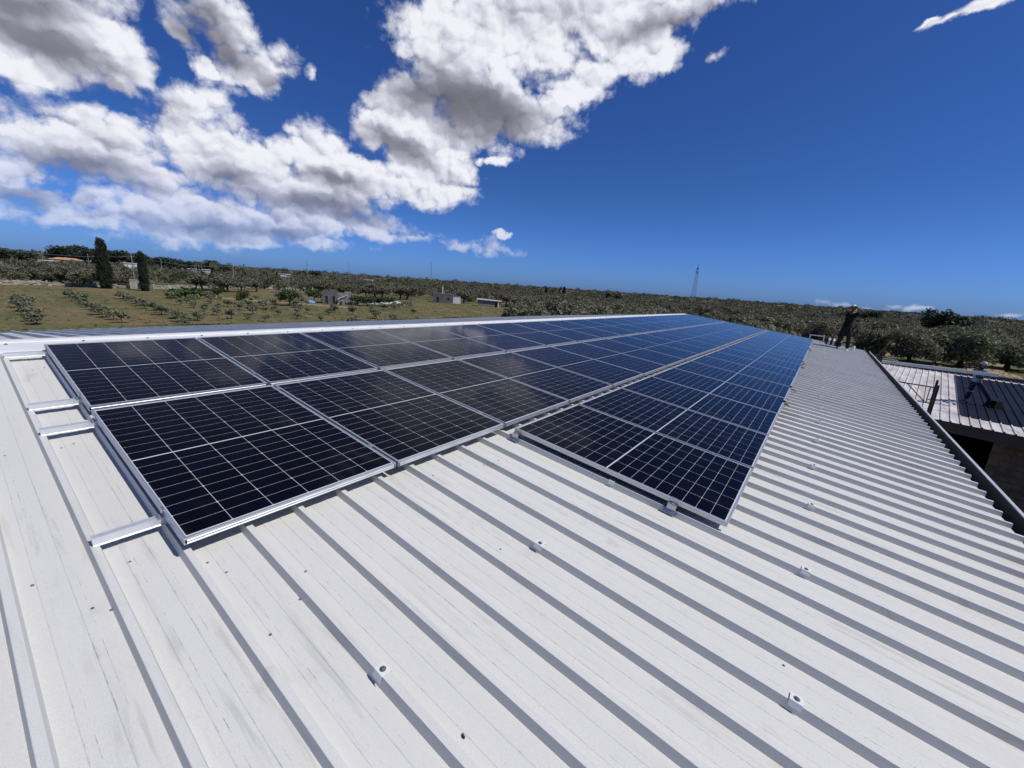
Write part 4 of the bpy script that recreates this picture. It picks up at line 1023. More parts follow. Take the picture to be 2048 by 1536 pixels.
def np_mesh(name, v, f, mat):
    me = bpy.data.meshes.new(name); n = len(f)
    me.vertices.add(len(v)); me.vertices.foreach_set('co', np.ascontiguousarray(v, np.float32).ravel())
    me.loops.add(4 * n); me.loops.foreach_set('vertex_index', np.ascontiguousarray(f, np.int32).ravel())
    me.polygons.add(n); me.polygons.foreach_set('loop_start', np.arange(0, 4 * n, 4, dtype=np.int32))
    me.materials.append(mat); me.update(calc_edges=True); return me

def trunk_mesh(name, seed, h, r, spread, limbs, mat):
    rr = random.Random(seed); mb = MB()
    lean = Vector((rr.uniform(-.15, .15), rr.uniform(-.15, .15), 0)) * h
    base = [Vector((0, 0, -.25)), Vector((0, 0, .05)), lean * .4 + Vector((0, 0, h * .22)), lean * .7 + Vector((0, 0, h * .38))]
    mb.tube(base, [r * 1.5, r * 1.15, r * .9, r * .8], 8)
    for k in range(limbs):
        a = 2 * math.pi * (k + rr.uniform(-.3, .3)) / limbs; s = spread * rr.uniform(.55, .95)
        p = base[-1]; e = Vector((math.cos(a) * s, math.sin(a) * s, h * rr.uniform(.72, .95)))
        m_ = p.lerp(e, .5) + Vector((0, 0, -.06 * h)) + Vector((rr.uniform(-.1, .1), rr.uniform(-.1, .1), 0)) * h
        mb.tube([p - Vector((0, 0, .1)), m_, e], [r * .55, r * .36, r * .12], 6)
        for q in range(2):
            e2 = m_ + Vector((rr.uniform(-.5, .5), rr.uniform(-.5, .5), rr.uniform(.2, .5))) * spread
            mb.tube([m_, e2], [r * .22, r * .07], 5)
    return mb.mesh(name, mat, smooth=True)

def crown_lobes(seed, h, w, n, flat=1.0):
    rr = random.Random(seed); L_ = [(0, 0, h * .66, w * .30, w * .30, h * .22)]
    for k in range(n):
        a = 2 * math.pi * k / n + rr.uniform(-.4, .4); s = rr.uniform(.55, 1.0) * w * .36; q = rr.uniform(.14, .26) * w
        L_.append((math.cos(a) * s, math.sin(a) * s, h * rr.uniform(.42, .86), q, q, q * .85 * flat))
    return L_

PROTO = {}
def proto(kind, i):
    """crown and trunk of one variant of a kind of tree, built once"""
    if (kind, i) in PROTO: return PROTO[kind, i]
    s = 100 + i * 17 + sum(map(ord, kind))
    if kind == 'olive_tree':
        h, w = 4.6, 5.2; v, f = leaves(s, crown_lobes(s, h, w, 11), 1500, .30, 2.0, .2); t = trunk_mesh('trunk', s, h, .24, 1.7, 4, M['bark']); m = M['olive']
    elif kind == 'near_olive_tree':
        h, w = 5.0, 6.2; v, f = leaves(s, crown_lobes(s, h, w, 16) + [(x * 1.15, y * 1.15, z * .45, a, b, c * .8) for x, y, z, a, b, c in crown_lobes(s + 1, h, w, 9)], 6500, .20, 2.2, .3); t = trunk_mesh('trunk', s, h, .26, 1.9, 5, M['bark']); m = M['olive']
    elif kind == 'young_olive_tree':
        h, w = 1.7, 1.9; v, f = leaves(s, crown_lobes(s, h, w, 7), 420, .17, 2.2, .0, .5); t = trunk_mesh('trunk', s, h, .05, .6, 3, M['bark']); m = M['young']
    elif kind == 'fig_tree':
        h, w = 3.6, 4.4; v, f = leaves(s, crown_lobes(s, h, w, 10), 900, .34, 1.2, 0); t = trunk_mesh('trunk', s, h, .14, 1.5, 4, M['bark']); m = M['green']
    elif kind == 'shrub':
        h, w = 2.2, 3.6; v, f = leaves(s, [(x, y, z * .75, a, b, c * .8) for x, y, z, a, b, c in crown_lobes(s, h, w, 9)], 800, .26, 1.4, 0); t = trunk_mesh('stem', s, h * .6, .08, 1.0, 4, M['bark']); m = M['green']
    elif kind == 'broad_evergreen_tree':
        h, w = 9.0, 10.0; v, f = leaves(s, crown_lobes(s, h, w, 15), 2600, .50, 1.5, 0); t = trunk_mesh('trunk', s, h, .4, 3.2, 5, M['bark']); m = M['dark']
    elif kind == 'cypress_tree':
        rr = random.Random(s); h = 11.0; L_ = []
        for k in range(40):
            z = .3 + (h - .9) * (k / 39); rad = 2.0 * min(1, .70 + z / h * 1.2) * (1 - max(0, (z / h - .30) / .70) ** 1.8 * .48)
            for q in range(3):
                a = rr.uniform(0, 6.28); L_.append((math.cos(a) * rad * .42, math.sin(a) * rad * .42, z, rad * .62, rad * .62, .75))
        v, f = leaves(s, L_, 16000, .19, 2.4, -3.5, .5); t = trunk_mesh('trunk', s, 5.0, .22, .4, 2, M['bark']); m = M['cypress']
    elif kind == 'palm_tree':
        rr = random.Random(s); vs, fs = [], []; h = 6.0; n = 0
        for k in range(26):
            a = 2 * math.pi * k / 26 + rr.uniform(-.1, .1); up = rr.uniform(-.5, .9)
            for q in range(9):
                t0, t1 = q / 9, (q + 1) / 9
                for sd_ in (-1, 1):
                    P = []
                    for tt, ww in ((t0, 0), (t1, 0), (t1 + .08, .42), (t0 + .10, .42)):
                        rad = 2.4 * tt; z = h + up * 1.6 * tt - 1.7 * tt * tt - ww * .35
                        ww *= 1 - tt * .6
                        P.append((math.cos(a) * rad - math.sin(a) * ww * sd_, math.sin(a) * rad + math.cos(a) * ww * sd_, z))
                    vs += P; fs.append((n, n + 1, n + 2, n + 3)); n += 4
        v, f = np.array(vs), np.array(fs); mb = MB(); mb.tube([(0, 0, -.3), (.05, 0, h * .5), (0, 0, h + .1)], [.26, .20, .24], 9); t = mb.mesh('trunk', M['bark'], smooth=True); m = M['palm']
    PROTO[kind, i] = (np_mesh('crown', v, f, m), t, h); return PROTO[kind, i]

tree_rng = random.Random(77)
def tree(kind, p, height, label, cat='tree', group=None, wide=1.0, variants=4, name=None):
    cm, tm, h = proto(kind, tree_rng.randrange(variants)); s = height / h
    X = Matrix.Translation(p) @ Matrix.Rotation(tree_rng.uniform(0, 6.28), 4, 'Z') @ Matrix.Diagonal((s * wide, s * wide, s, 1))
    t = thing(name or kind.replace('near_', ''), label, cat, X, group)
    inst('crown' if cat == 'tree' else 'foliage', cm, t); inst('stem' if cat != 'tree' else 'trunk', tm, t)
    return t

def gpt(px, py, z=GZ):
    """ground point seen at a place of the photograph"""
    d = CAM_ROT @ Vector(((px - 1024) / FOC, -(py - 768) / FOC, -1)); k = (z - CAM_POS.z) / d.z
    return CAM_POS + d * k

# cypresses
tree('cypress_tree', gpt(214, 578), 12.4, 'tall dark cypress standing at the dry stone wall, the larger of the pair', wide=.72, variants=1)
tree('cypress_tree', gpt(291, 583), 9.9, 'smaller dark cypress right of the tall one, beside the little stone hut', wide=.64, variants=1)
# the near olive trees right of the roof
G1 = 'large olive trees in the dry grove right of the roof'
near = [((1818, 724), 5.4, 'large rounded olive tree between two tan tracks, just above the lower shed\'s far corner', 1.0),
        ((1918, 732), 6.0, 'largest olive tree of the grove, directly behind the pale metal profile', 1.08),
        ((2012, 738), 5.3, 'spreading olive tree with bare leaning trunk above the second worker', 1.25),
        ((1735, 712), 4.9, 'olive tree just right of the standing worker, by the first tan track', 1.05),
        ((1640, 690), 5.2, 'olive tree crowding the far roof end behind the white ladder top', 1.1),
        ((2085, 735), 5.3, 'olive tree cut by the right picture edge beyond the shed', 1.1),
        ((2052, 700), 4.6, 'olive tree behind the spreading one with the bare trunk', 1.25)]
for q, h, lab, wd in near: tree('near_olive_tree', gpt(*q), h, lab, group=G1, wide=wd, variants=3)
# big lone tree and mound on the right
tree('broad_evergreen_tree', polar(-9.2, 235), 10.5, 'big dark green lone tree on the skyline at the right', wide=1.3)
tree('broad_evergreen_tree', polar(-3.6, 300), 7.5, 'low dark tree on the skyline left of the big lone tree', wide=1.5)
tree('broad_evergreen_tree', polar(-15.5, 330), 8.0, 'dark tree on the skyline at the right picture edge', wide=1.4)
mb = MB(); g_ = random.Random(3)
p = gpt(1916, 668)
for k in range(60):
    a, r_ = g_.uniform(0, 6.28), abs(g_.gauss(0, 1.7)); s = g_.uniform(.35, .8); z = max(.1, 1.5 - r_ * .5)
    mb.hexa([(p.x + r_ * math.cos(a) + s * x * g_.uniform(.7, 1.2), p.y + r_ * math.sin(a) + s * y * g_.uniform(.7, 1.2), p.z + z + s * zz) for x, y, zz in ((-.5, -.5, -1.2), (.5, -.5, -1.2), (.5, .5, -1.2), (-.5, .5, -1.2), (-.4, -.4, .3), (.4, -.4, .3), (.4, .4, .3), (-.4, .4, .3))])
tag(mb.build('rubble_mound', M['stone']), 'heap of pale field stones below the big lone tree', 'mound')

# rows of young olives in the left field
G2 = 'young olive trees planted in rows in the mown field'
yr = random.Random(12)
def rowname_(x): return ('leftmost row in the mown field', 'row below the tall cypress', 'row below the small cypress', 'sparse row right of the small cypress')[x]
rows = [(6.0, 64, 104, 0), (12.6, 64, 118, 1), (19.0, 64, 106, 2), (25.6, 66, 92, 3)]
pos_taken = []
for x0, y0, y1, nm in rows:
    y = y0; nb_ = -1
    while y < y1:
        nb_ += 1; x = x0 + (y - 80) * .045 + yr.uniform(-.5, .5); h = yr.uniform(1.0, 1.75)
        tree('young_olive_tree', Vector((x, y, GZ)), h, 'silvery olive bush, %s from the roof in the %s' % (ORD[nb_], rowname_(nm)), group=G2 + ', ' + ('first', 'second', 'third', 'fourth')[nm] + ' row', wide=yr.uniform(.9, 1.3))
        y += yr.uniform(2.6, 4.6) + (3 if nm == 3 else 0)
G3 = 'scattered young olives in the weedy field behind the ridge'
k = 0
while k < 85:
    az, D = yr.uniform(49, 76), yr.uniform(66, 132); p = polar(az, D, GZ)
    if min([(p - q).length for q in pos_taken] + [9]) < 3.2: continue
    if p.x < 28 and p.y > 70: continue
    pos_taken.append(p); k += 1
    where = 'left of the lone round tree' if az > 66 else 'left of the ruin' if az > 60 else 'before the ruined farmhouse' if az > 55.5 else 'before the row of fig trees' if az > 51.5 else 'towards the block house'
    dist = 'just over the roof ridge' if D < 84 else 'in the middle of the field' if D < 106 else 'far out in the field'
    tree('young_olive_tree', p, yr.uniform(.8, 1.9), 'olive sapling %s, %s' % (dist, where), group=G3, wide=yr.uniform(.8, 1.25))
# shrubs and fruit trees of the field
tree('shrub', gpt(372, 597), 2.9, 'wide bright green shrub right of the small cypress', 'shrub', wide=1.75)
tree('fig_tree', gpt(578, 612), 3.9, 'round dense green tree standing alone left of the ruined farmhouse', wide=1.05)
tree('fig_tree', gpt(628, 604), 3.4, 'green tree growing against the left wall of the ruined farmhouse', wide=1.0)
for q, (a, b) in enumerate(((715, 611), (735, 613), (758, 613), (778, 612))):
    tree('fig_tree', gpt(a, b), 2.6, ('leftmost', 'second', 'third', 'rightmost')[q] + ' of four low fig trees before the pale heap', group='fig trees in front of the ruin', wide=1.25)
tree('shrub', gpt(938, 604), 2.9, 'bright green shrub right of the flat roofed block house', 'shrub', wide=1.2)
tree('fig_tree', gpt(437, 598), 2.8, 'small dark tree with bare stem in the field right of the wide shrub', wide=.7)
tree('fig_tree', gpt(487, 609), 2.9, 'small vase shaped dark tree in the field, nearer the roof than the wide shrub', wide=.75)
for q, (a, b, h) in enumerate(((1065, 622, 3.3), (1054, 634, 2.6))):
    tree('fig_tree', gpt(a, b), h, ('round dark green tree at the corner of the olive grove right of the low shed', 'small yellow green tree at the roof ridge near the olive grove corner')[q], wide=1.1)
# stone wall, hut, poles and wire
def rubble_wall(name, pts, h, label):
    t = thing(name, label, 'stone wall', Matrix.Translation((0, 0, 0))); rr = random.Random(len(pts) * 7 + int(pts[0][0])); mb = MB()
    for i in range(len(pts) - 1):
        a, b = Vector(pts[i]), Vector(pts[i + 1]); L_ = (b - a).length; d = (b - a) / L_; n = Vector((-d.y, d.x, 0)); s = 0
        while s < L_:
            w = rr.uniform(.35, .8); z = 0
            while z < h * rr.uniform(.6, 1.1):
                hh = rr.uniform(.2, .42); o = rr.uniform(-.1, .1); c = a + d * s + n * o; dd = .3 + rr.uniform(0, .1)
                j = lambda: rr.uniform(-.06, .06)
                mb.hexa([tuple(c + d * x + n * y + Vector((j(), j(), z + zz + j() - .05))) for x, y, zz in ((0, -dd, 0), (w, -dd, 0), (w, dd, 0), (0, dd, 0), (0, -dd, hh), (w, -dd, hh), (w, dd, hh), (0, dd, hh))]); z += hh
            s += w
    tag(mb.build('stone', M['stone'], t), kind='stuff')
rubble_wall('stone_wall', [gpt(-60, 568), gpt(60, 570), gpt(140, 573), gpt(205, 575), gpt(262, 578)], .95, 'tumbled dry stone wall running left from the cypresses')
rubble_wall('stone_wall', [gpt(305, 578), gpt(380, 577), gpt(450, 576), gpt(520, 577)], .9, 'low dry stone wall running right from the small cypress towards the clipped hedge')
rubble_wall('stone_wall', [gpt(1010, 612), gpt(1060, 616), gpt(1135, 625)], .7, 'broken stone wall edging the olive grove right of the low shed')
rubble_wall('stone_wall', [gpt(1720, 652), gpt(1800, 662), gpt(1880, 668), gpt(1960, 676), gpt(2090, 690)], .6, 'stone wall along the clearing below the big lone tree')

def house(name, label, cat, c, w, d, h, az, wall, roof=None, openings=(), flat=True, over=.12, extra=None):
    """a block of a building: walls with real openings on its near face, a roof slab, c = middle of the near face on the ground"""
    a = R(az); u = Vector((math.cos(a), math.sin(a), 0)); v = Vector((math.sin(a), -math.cos(a), 0))
    X = Matrix(((v.x, u.x, 0, c[0]), (v.y, u.y, 0, c[1]), (0, 0, 1, c[2]), (0, 0, 0, 1))); t = thing(name, label, cat, X)
    th = .25; mb = MB(); xs = sorted({-w / 2, w / 2} | {o[0] for o in openings} | {o[1] for o in openings}); 
    for x0, x1 in zip(xs[:-1], xs[1:]):
        op = [o for o in openings if o[0] <= x0 + 1e-4 and o[1] >= x1 - 1e-4]
        if not op: mb.box(x0, x1, 0, th, -.3, h)
        else:
            o = op[0]
            if o[2] > 0: mb.box(x0, x1, 0, th, -.3, o[2])
            mb.box(x0, x1, 0, th, o[3], h)
    mb.box(-w / 2, -w / 2 + th, th, d, -.3, h); mb.box(w / 2 - th, w / 2, th, d, -.3, h); mb.box(-w / 2 + th, w / 2 - th, d - th, d, -.3, h)
    mb.build('wall', M[wall], t)
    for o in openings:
        mb = MB(); mb.box(o[0] + .002, o[1] - .002, th * .6, th * .8, max(o[2], -.2), o[3] - .002); mb.build('shaded_doorway' if o[2] <= 0 else 'shaded_window', M['void'], t)  # near-black panel in each opening, painted as its unlit inside
    if roof:
        mb = MB()
        if flat: mb.box(-w / 2 - over, w / 2 + over, -over, d + over, h + .002, h + .20)
        else: mb.hexa([(-w / 2 - over, -over, h + .002), (w / 2 + over, -over, h + .002), (w / 2 + over, d + over, h + .002), (-w / 2 - over, d + over, h + .002), (-w / 2 * .5, d * .45, h + flat_h), (w / 2 * .5, d * .45, h + flat_h), (w / 2 * .5, d * .55, h + flat_h), (-w / 2 * .5, d * .55, h + flat_h)])
        mb.build('roof', M[roof], t)
    if extra: extra(t)
    return t
flat_h = 1.1
# stone hut between the cypresses
house('stone_hut', 'tiny grey stone hut with a dark doorway between the two cypresses', 'hut', gpt(274, 579), 2.6, 2.2, 2.3, 74, 'stone', 'stone', ((.2, .95, 0, 1.7),), over=.05)
# ruined farmhouse
def ruin_extra(t):
    for x0, x1, y0, z in ((1.85, 3.4, 1.6, 2.9), (3.42, 5.2, 1.65, 3.3), (5.22, 6.6, 1.6, 2.7), (6.62, 7.8, 1.7, 2.0), (2.4, 3.6, -.6, 1.9), (3.62, 4.6, -.65, 2.3)):
        mb = MB(); mb.box(x0, x1, y0, y0 + .5, -.3, z); mb.build('side_wall', M['greyblock'], t)
    mb = MB()
    for k in range(12):
        x = -1.8 + k * .3; mb.box(x, x + .29, .003, .247, 3.202, 3.2 + (.15, .35, .1, .4, .5, .2, .05, .3, .45, .25, .55, .4)[k])
    mb.build('broken_parapet', M['darkblock'], t)
    g = random.Random(1)
    mb = MB()
    for k in range(90):
        x, y, s = 2.0 + abs(g.gauss(0, 2.2)), g.uniform(-1.6, 1.0), g.uniform(.2, .55); z = max(0, 1.1 - abs(x - 5) * .25) * g.random()
        mb.hexa([(x + s * a * g.uniform(.7, 1.2), y + s * b * g.uniform(.7, 1.2), z + s * c) for a, b, c in ((-.5, -.5, -.4), (.5, -.5, -.4), (.5, .5, -.4), (-.5, .5, -.4), (-.4, -.4, .5), (.4, -.4, .5), (.4, .4, .5), (-.4, .4, .5))])
    tag(mb.build('rubble', M['stone'], t), kind='stuff')
    mb = MB(); mb.hexa([(1.9, -.9, 1.35), (4.3, -.9, 2.45), (4.3, -.2, 2.45), (1.9, -.2, 1.35), (1.9, -.9, 1.5), (4.3, -.9, 2.6), (4.3, -.2, 2.6), (1.9, -.2, 1.5)]); mb.build('fallen_slab', M['white'], t)
house('ruined_farmhouse', 'roofless dark grey ruined farmhouse with two doorways and tumbled stones on its right', 'ruin', gpt(660, 608), 3.6, 4.5, 3.2, 56, 'darkblock', None, ((-1.1, -.5, 0, 2.0), (.6, 1.2, 0, 2.0)), extra=ruin_extra)
# pale plastic-covered heap and blue cover
def heap(name, lab, cat, c, rx, ry, rz, mat, seed):
    bm = bmesh.new(); bmesh.ops.create_uvsphere(bm, u_segments=18, v_segments=10, radius=1); g = random.Random(seed)
    for v in bm.verts: k = g.uniform(.88, 1.1); v.co = Vector((v.co.x * rx * k, v.co.y * ry * k, max(-.1, v.co.z) * rz * g.uniform(.8, 1.1)))
    me = bpy.data.meshes.new(name); bm.to_mesh(me); bm.free(); me.materials.append(mat); o = link(bpy.data.objects.new(name, me)); o.location = c; tag(o, lab, cat); return o
heap('covered_heap', 'long pale covered heap behind the row of low fig trees', 'heap', gpt(770, 609), 5.5, 2.0, 1.3, M['plaster'], 3).rotation_euler.z = R(-38)
heap('blue_cover', 'small blue plastic cover on the ground left of the ruined farmhouse', 'cover', gpt(622, 606), 1.1, .8, .7, M['blue'], 4)
# flat roofed block house with chimney pipe, and the low shed
def bh(t):
    mb = MB(); mb.tube([(-.4, 2.4, 3.4), (-.4, 2.4, 5.9)], .16, 10); mb.build('chimney', M['white'], t)
    mb = MB(); mb.box(3.61, 6.2, .6, 4.5, -.3, 2.6); mb.build('annex_wall', M['white'], t)
    mb = MB(); mb.box(3.64, 6.3, .5, 4.6, 2.602, 2.72); mb.build('annex_roof', M['darkblock'], t)
house('block_house', 'flat roofed dark block house with a white chimney pipe and whitewashed annex', 'house', gpt(886, 606), 7.2, 5.5, 3.1, 43, 'darkblock', 'darkblock', ((-2.4, -1.6, 0, 2.1), (1.5, 2.2, 1.0, 1.9)), over=.03, extra=bh)
def lsx(t):
    mb = MB(); mb.hexa([(-4.4, -.4, 2.35), (4.4, -.4, 2.05), (4.4, 3.6, 2.15), (-4.4, 3.6, 2.55), (-4.4, -.4, 2.47), (4.4, -.4, 2.17), (4.4, 3.6, 2.27), (-4.4, 3.6, 2.67)]); mb.build('roof', M['rim'], t)
    mb = MB(); mb.box(3.0, 3.4, -.25, -.005, -.3, 2.05); mb.build('pillar', M['white'], t)
house('low_shed', 'long low lean-to shed with a pale sloping roof right of the bright shrub', 'shed', gpt(978, 614), 8.0, 3.2, 2.0, 40, 'greyblock', None, ((2.0, 2.9, 0, 1.8),), extra=lsx)
def gb(t):
    mb = MB(); mb.box(6.6, 8.4, -.3, 1.6, 2.6, 4.0); mb.build('roof_box', M['white'], t)
house('long_grey_building', 'long grey flat building half hidden in the olive grove, white box at its end', 'building', gpt(1130, 605.5), 15.0, 6.0, 3.3, 30, 'greyblock', 'greyblock', (), extra=gb)
# farm walls and little buildings behind the ruin
for q, (px, py, w, h, m, lab) in enumerate(((570, 579, 15, 1.5, 'plaster', 'long low rendered garden wall under the clipped hedge'), (748, 588, 6, 1.8, 'greyblock', 'low grey ruined wall with openings behind the stone heap'), (785, 588, 7, 1.7, 'plaster', 'row of pale fence pillars joined by a low wall in the olive grove'))):
    house('garden_wall', lab, 'wall', gpt(px, py), w, .5, h, (62, 54, 50)[q], m, None, ((-1.2, -.4, 0, 1.3), (.8, 1.6, 0, 1.3)) if q == 1 else ())
def gate(t): pass
house('gate_pillar', 'white gate pillars where the lane meets the clipped hedge', 'pillar', gpt(625, 579), .7, .7, 2.6, 60, 'white', 'white')
mb = MB(); v, f = leaves(31, [(x, 0, 1.5, .9, .8, 1.2) for x in np.arange(-10, 10.1, .7)], 5200, .34, 1.4, 0, .25)
o = link(bpy.data.objects.new('clipped_hedge', np_mesh('clipped_hedge', v, f, M['dark']))); o.matrix_world = Matrix.Translation(gpt(568, 574)) @ Matrix.Rotation(R(62 - 90), 4, 'Z'); tag(o, 'long clipped dark green hedge standing on a low wall in the middle distance', 'hedge')
# far houses on the left skyline
for lab, az, D, w, h, wall, roof, fl_ in (('far low white house with a porch left of the tall cypress', 84.4, 330, 9, 3.0, 'white', 'white', True), ('far house under a long orange tiled roof left of the tall cypress', 82.8, 350, 13, 3.9, 'plaster', 'tile', False),
                       ('far white flat roofed building peeping out between the two cypresses', 78.45, 300, 4.5, 4.6, 'white', 'white', True), ('far pale flat house to the left of the palms', 72.9, 330, 11, 3.4, 'plaster', 'white', True),
                       ('far white villa between the palms behind the clipped hedge', 64.8, 330, 6, 3.8, 'white', 'white', True), ('small far white house above the ruined farmhouse', 55.4, 340, 5, 3.6, 'white', 'white', True),
                       ('pale far cottage at the foot of the left tree belt', 86.0, 340, 6, 3.2, 'white', 'white', True)):
    c = polar(az, D); house('farmhouse', lab, 'house', c, w, 8, h + 1.0, az - 6, wall, roof, ((-w * .3, -w * .3 + 1.2, 0, 2.2), (w * .1, w * .1 + 1.4, 1.0, 2.2), (w * .3, w * .3 + 1.4, 1.0, 2.2)), flat=fl_, over=.4)
# utility poles with a sagging wire
pl = [((271, 575), 9.0, 'utility pole right beside the stone hut between the cypresses'), ((469, 577), 8.2, 'utility pole at the right end of the low stone wall'), ((617, 575), 8.6, 'utility pole at the end of the clipped hedge'), ((714, 580), 8.2, 'utility pole rising behind the ruined farmhouse'), ((-40, 566), 9.0, 'utility pole just outside the left picture edge')]
tops = []
for q, h, lab in pl:
    p = gpt(*q); t = thing('utility_pole', lab, 'pole', Matrix.Translation(p), 'utility poles along the stone wall')
    mb = MB(); mb.tube([(0, 0, -.5), (0, 0, h)], [.17, .12], 8); mb.build('post', M['timber'], t)
    mb = MB(); mb.box(-.6, .6, -.05, .05, h - .5, h - .38); mb.build('crossarm', M['timber'], t); tops.append(p + Vector((0, 0, h - .36)))
for k, (i, j) in enumerate(((4, 0), (0, 1), (1, 2), (2, 3))):
    a, b = tops[i], tops[j]; mb = MB(); mb.tube([a.lerp(b, t / 12) - Vector((0, 0, 1.1 * (1 - (t / 6 - 1) ** 2))) for t in range(13)], .025, 4)
    tag(mb.build('overhead_wire', M['galv']), ('overhead wire crossing left of the tall cypress', 'overhead wire from the hut pole to the wall end pole', 'overhead wire above the clipped hedge', 'overhead wire running in behind the ruined farmhouse')[k], 'wire')
for q, (az, D, h) in enumerate(((84.2, 300, 9.5), (81.3, 280, 9), (79.9, 300, 9), (76.0, 290, 9))):
    p = polar(az, D); t = thing('utility_pole', ('far pale pole above the low white house', 'far pale pole left of the tall cypress foot', 'far pale pole just right of the tall cypress', 'far pale pole right of the small cypress')[q], 'pole', Matrix.Translation(p), 'far pale poles on the left')
    mb = MB(); mb.tube([(0, 0, -.5), (0, 0, h)], [.16, .12], 6); mb.build('post', M['timber'], t)
# lattice masts
def mast(az, D, h, w, label, dishes=False):
    t = thing('lattice_mast', label, 'mast', Matrix.Translation(polar(az, D)) @ Matrix.Rotation(R(az + 17), 4, 'Z')); r_ = w * .022
    W = lambda z: w * (1 - z / h * .80) / 2 if z < h * .92 else w * .2 / 2 * max(.15, (h - z) / (h * .08))
    for sx in (-1, 1):
        for sy in (-1, 1):
            zs = [0, h * .3, h * .6, h * .85, h]; mb = MB(); mb.tube([(sx * W(z), sy * W(z), z - (.5 if z == 0 else 0)) for z in zs], [r_, r_, r_ * .9, r_ * .8, r_ * .6], 5); mb.build('leg', M['galv'], t)
    mb = MB(); nz = 16
    for k in range(nz):
        z0, z1 = h * .96 * k / nz, h * .96 * (k + 1) / nz; a, b = W(z0), W(z1)
        C0 = [(-a, -a), (a, -a), (a, a), (-a, a)]; C1 = [(-b, -b), (b, -b), (b, b), (-b, b)]
        for q in range(4):
            mb.tube([(*C0[q], z0), (*C1[(q + 1) % 4], z1)], r_ * .55, 4); mb.tube([(*C0[(q + 1) % 4], z0), (*C1[q], z1)], r_ * .55, 4); mb.tube([(*C1[q], z1), (*C1[(q + 1) % 4], z1)], r_ * .5, 4)
    tag(mb.build('lattice_bracing', M['galv'], t), kind='stuff')
    mb = MB(); mb.tube([(0, 0, h * .95), (0, 0, h * 1.05)], r_ * .7, 5); mb.build('spike', M['galv'], t)
    if dishes:
        for k, (a, z) in enumerate(((2.6, .90), (.4, .83), (3.5, .80), (5.6, .82))):
            rad = W(h * z) + .55; x, y = rad * math.cos(a), rad * math.sin(a)
            mb = MB(); mb.tube([(x, y, h * z), (x + .35 * math.cos(a), y + .35 * math.sin(a), h * z)], [.85, .75], 12); mb.tube([(0, 0, h * z), (x, y, h * z)], .08, 5); mb.build('dish', M['galv'], t)
mast(13.75, 430, 37.5, 4.2, 'tall grey lattice mast with dishes on the skyline right of the roof ridge', True)
mast(47.6, 700, 34, 3.4, 'thin pale lattice mast on the skyline above the flat roofed block house')
mast(57.7, 820, 27, 3.2, 'faint far mast on the skyline above the ruined farmhouse')
mast(62.4, 900, 27, 3.2, 'faint far mast on the skyline above the clipped hedge')
# palms round the far villas
for q, (az, D, h) in enumerate(((73.0, 270, 8.0), (71.8, 265, 9.6), (66.6, 290, 7.5), (65.6, 300, 8.0), (62.9, 280, 8.0), (69.0, 260, 6.5))):
    tree('palm_tree', polar(az, D), h, ('shaggy palm left of the tallest palm beyond the stone wall', 'tallest palm beyond the stone wall, against the sky', 'palm above the left end of the clipped hedge', 'second palm above the clipped hedge', 'palm right of the far white villa', 'short palm above the wall end pole')[q], group='palms round the far villas', variants=2)
# dark tree belt on the left skyline
bt = random.Random(21)
G4 = 'dark rounded trees along the left skyline'
k = 0
for az, D, h, wd in [(87.5, 300, 10, 1.5), (85.6, 330, 8.5, 1.6)] + [(82.9 - q * .78 + bt.uniform(-.2, .2), 390 + bt.uniform(-25, 40), 13.5 - q * .38 + bt.uniform(-1.2, 1.2), bt.uniform(1.1, 1.6)) for q in range(16)] + [(61.6, 480, 9.5, 1.5), (52.0, 600, 7, 1.4), (34.0, 420, 8, 1.2)]:
    tree('broad_evergreen_tree', polar(az, D), h, 'rounded dark evergreen, %s from the left in the skyline tree belt' % ORD[k] if k < 18 else ('single rounded dark tree on the skyline above the clipped hedge', 'single small dark tree on the skyline right of the faint mast', 'dark clump on the skyline above the long grey building')[k - 18], group=G4 if k < 18 else None, wide=wd); k += 1
for q, (az, D, h, kd) in enumerate(((24.0, 330, 8.2, 'broad_evergreen_tree'), (23.0, 330, 7.4, 'broad_evergreen_tree'), (30.4, 360, 9.0, 'cypress_tree'), (29.9, 365, 9.8, 'cypress_tree'), (32.3, 360, 8.0, 'cypress_tree'))):
    tree(kd, polar(az, D), h, ('tall narrow-stemmed dark tree on the skyline right of the long grey building', 'rounded dark tree beside the narrow-stemmed one on the skyline', 'left of two small cypresses on the skyline above the long grey building', 'right and taller of two small cypresses on the skyline above the long grey building', 'tiny cypress on the skyline left of the cypress pair')[q], wide=1.0 if q > 1 else .55 + q * .4, variants=2)
# bright bushes along the wall behind the cypresses
for q, (a, b, h, w_) in enumerate(((120, 566, 3.0, 1.7), (160, 567, 2.8, 1.4), (240, 570, 2.6, 1.4), (90, 564, 2.4, 1.2), (660, 572, 3.0, 1.3), (540, 569, 2.6, 1.2))):
    tree('shrub', gpt(a, b), h, ('long bright green bush behind the stone wall left of the tall cypress', 'bright green bush touching the left side of the tall cypress', 'bright green bush behind the wall between the cypresses', 'small bright bush at the left part of the stone wall', 'green bush beside the white gate pillar', 'green bush before the left end of the clipped hedge')[q], 'shrub', wide=w_)

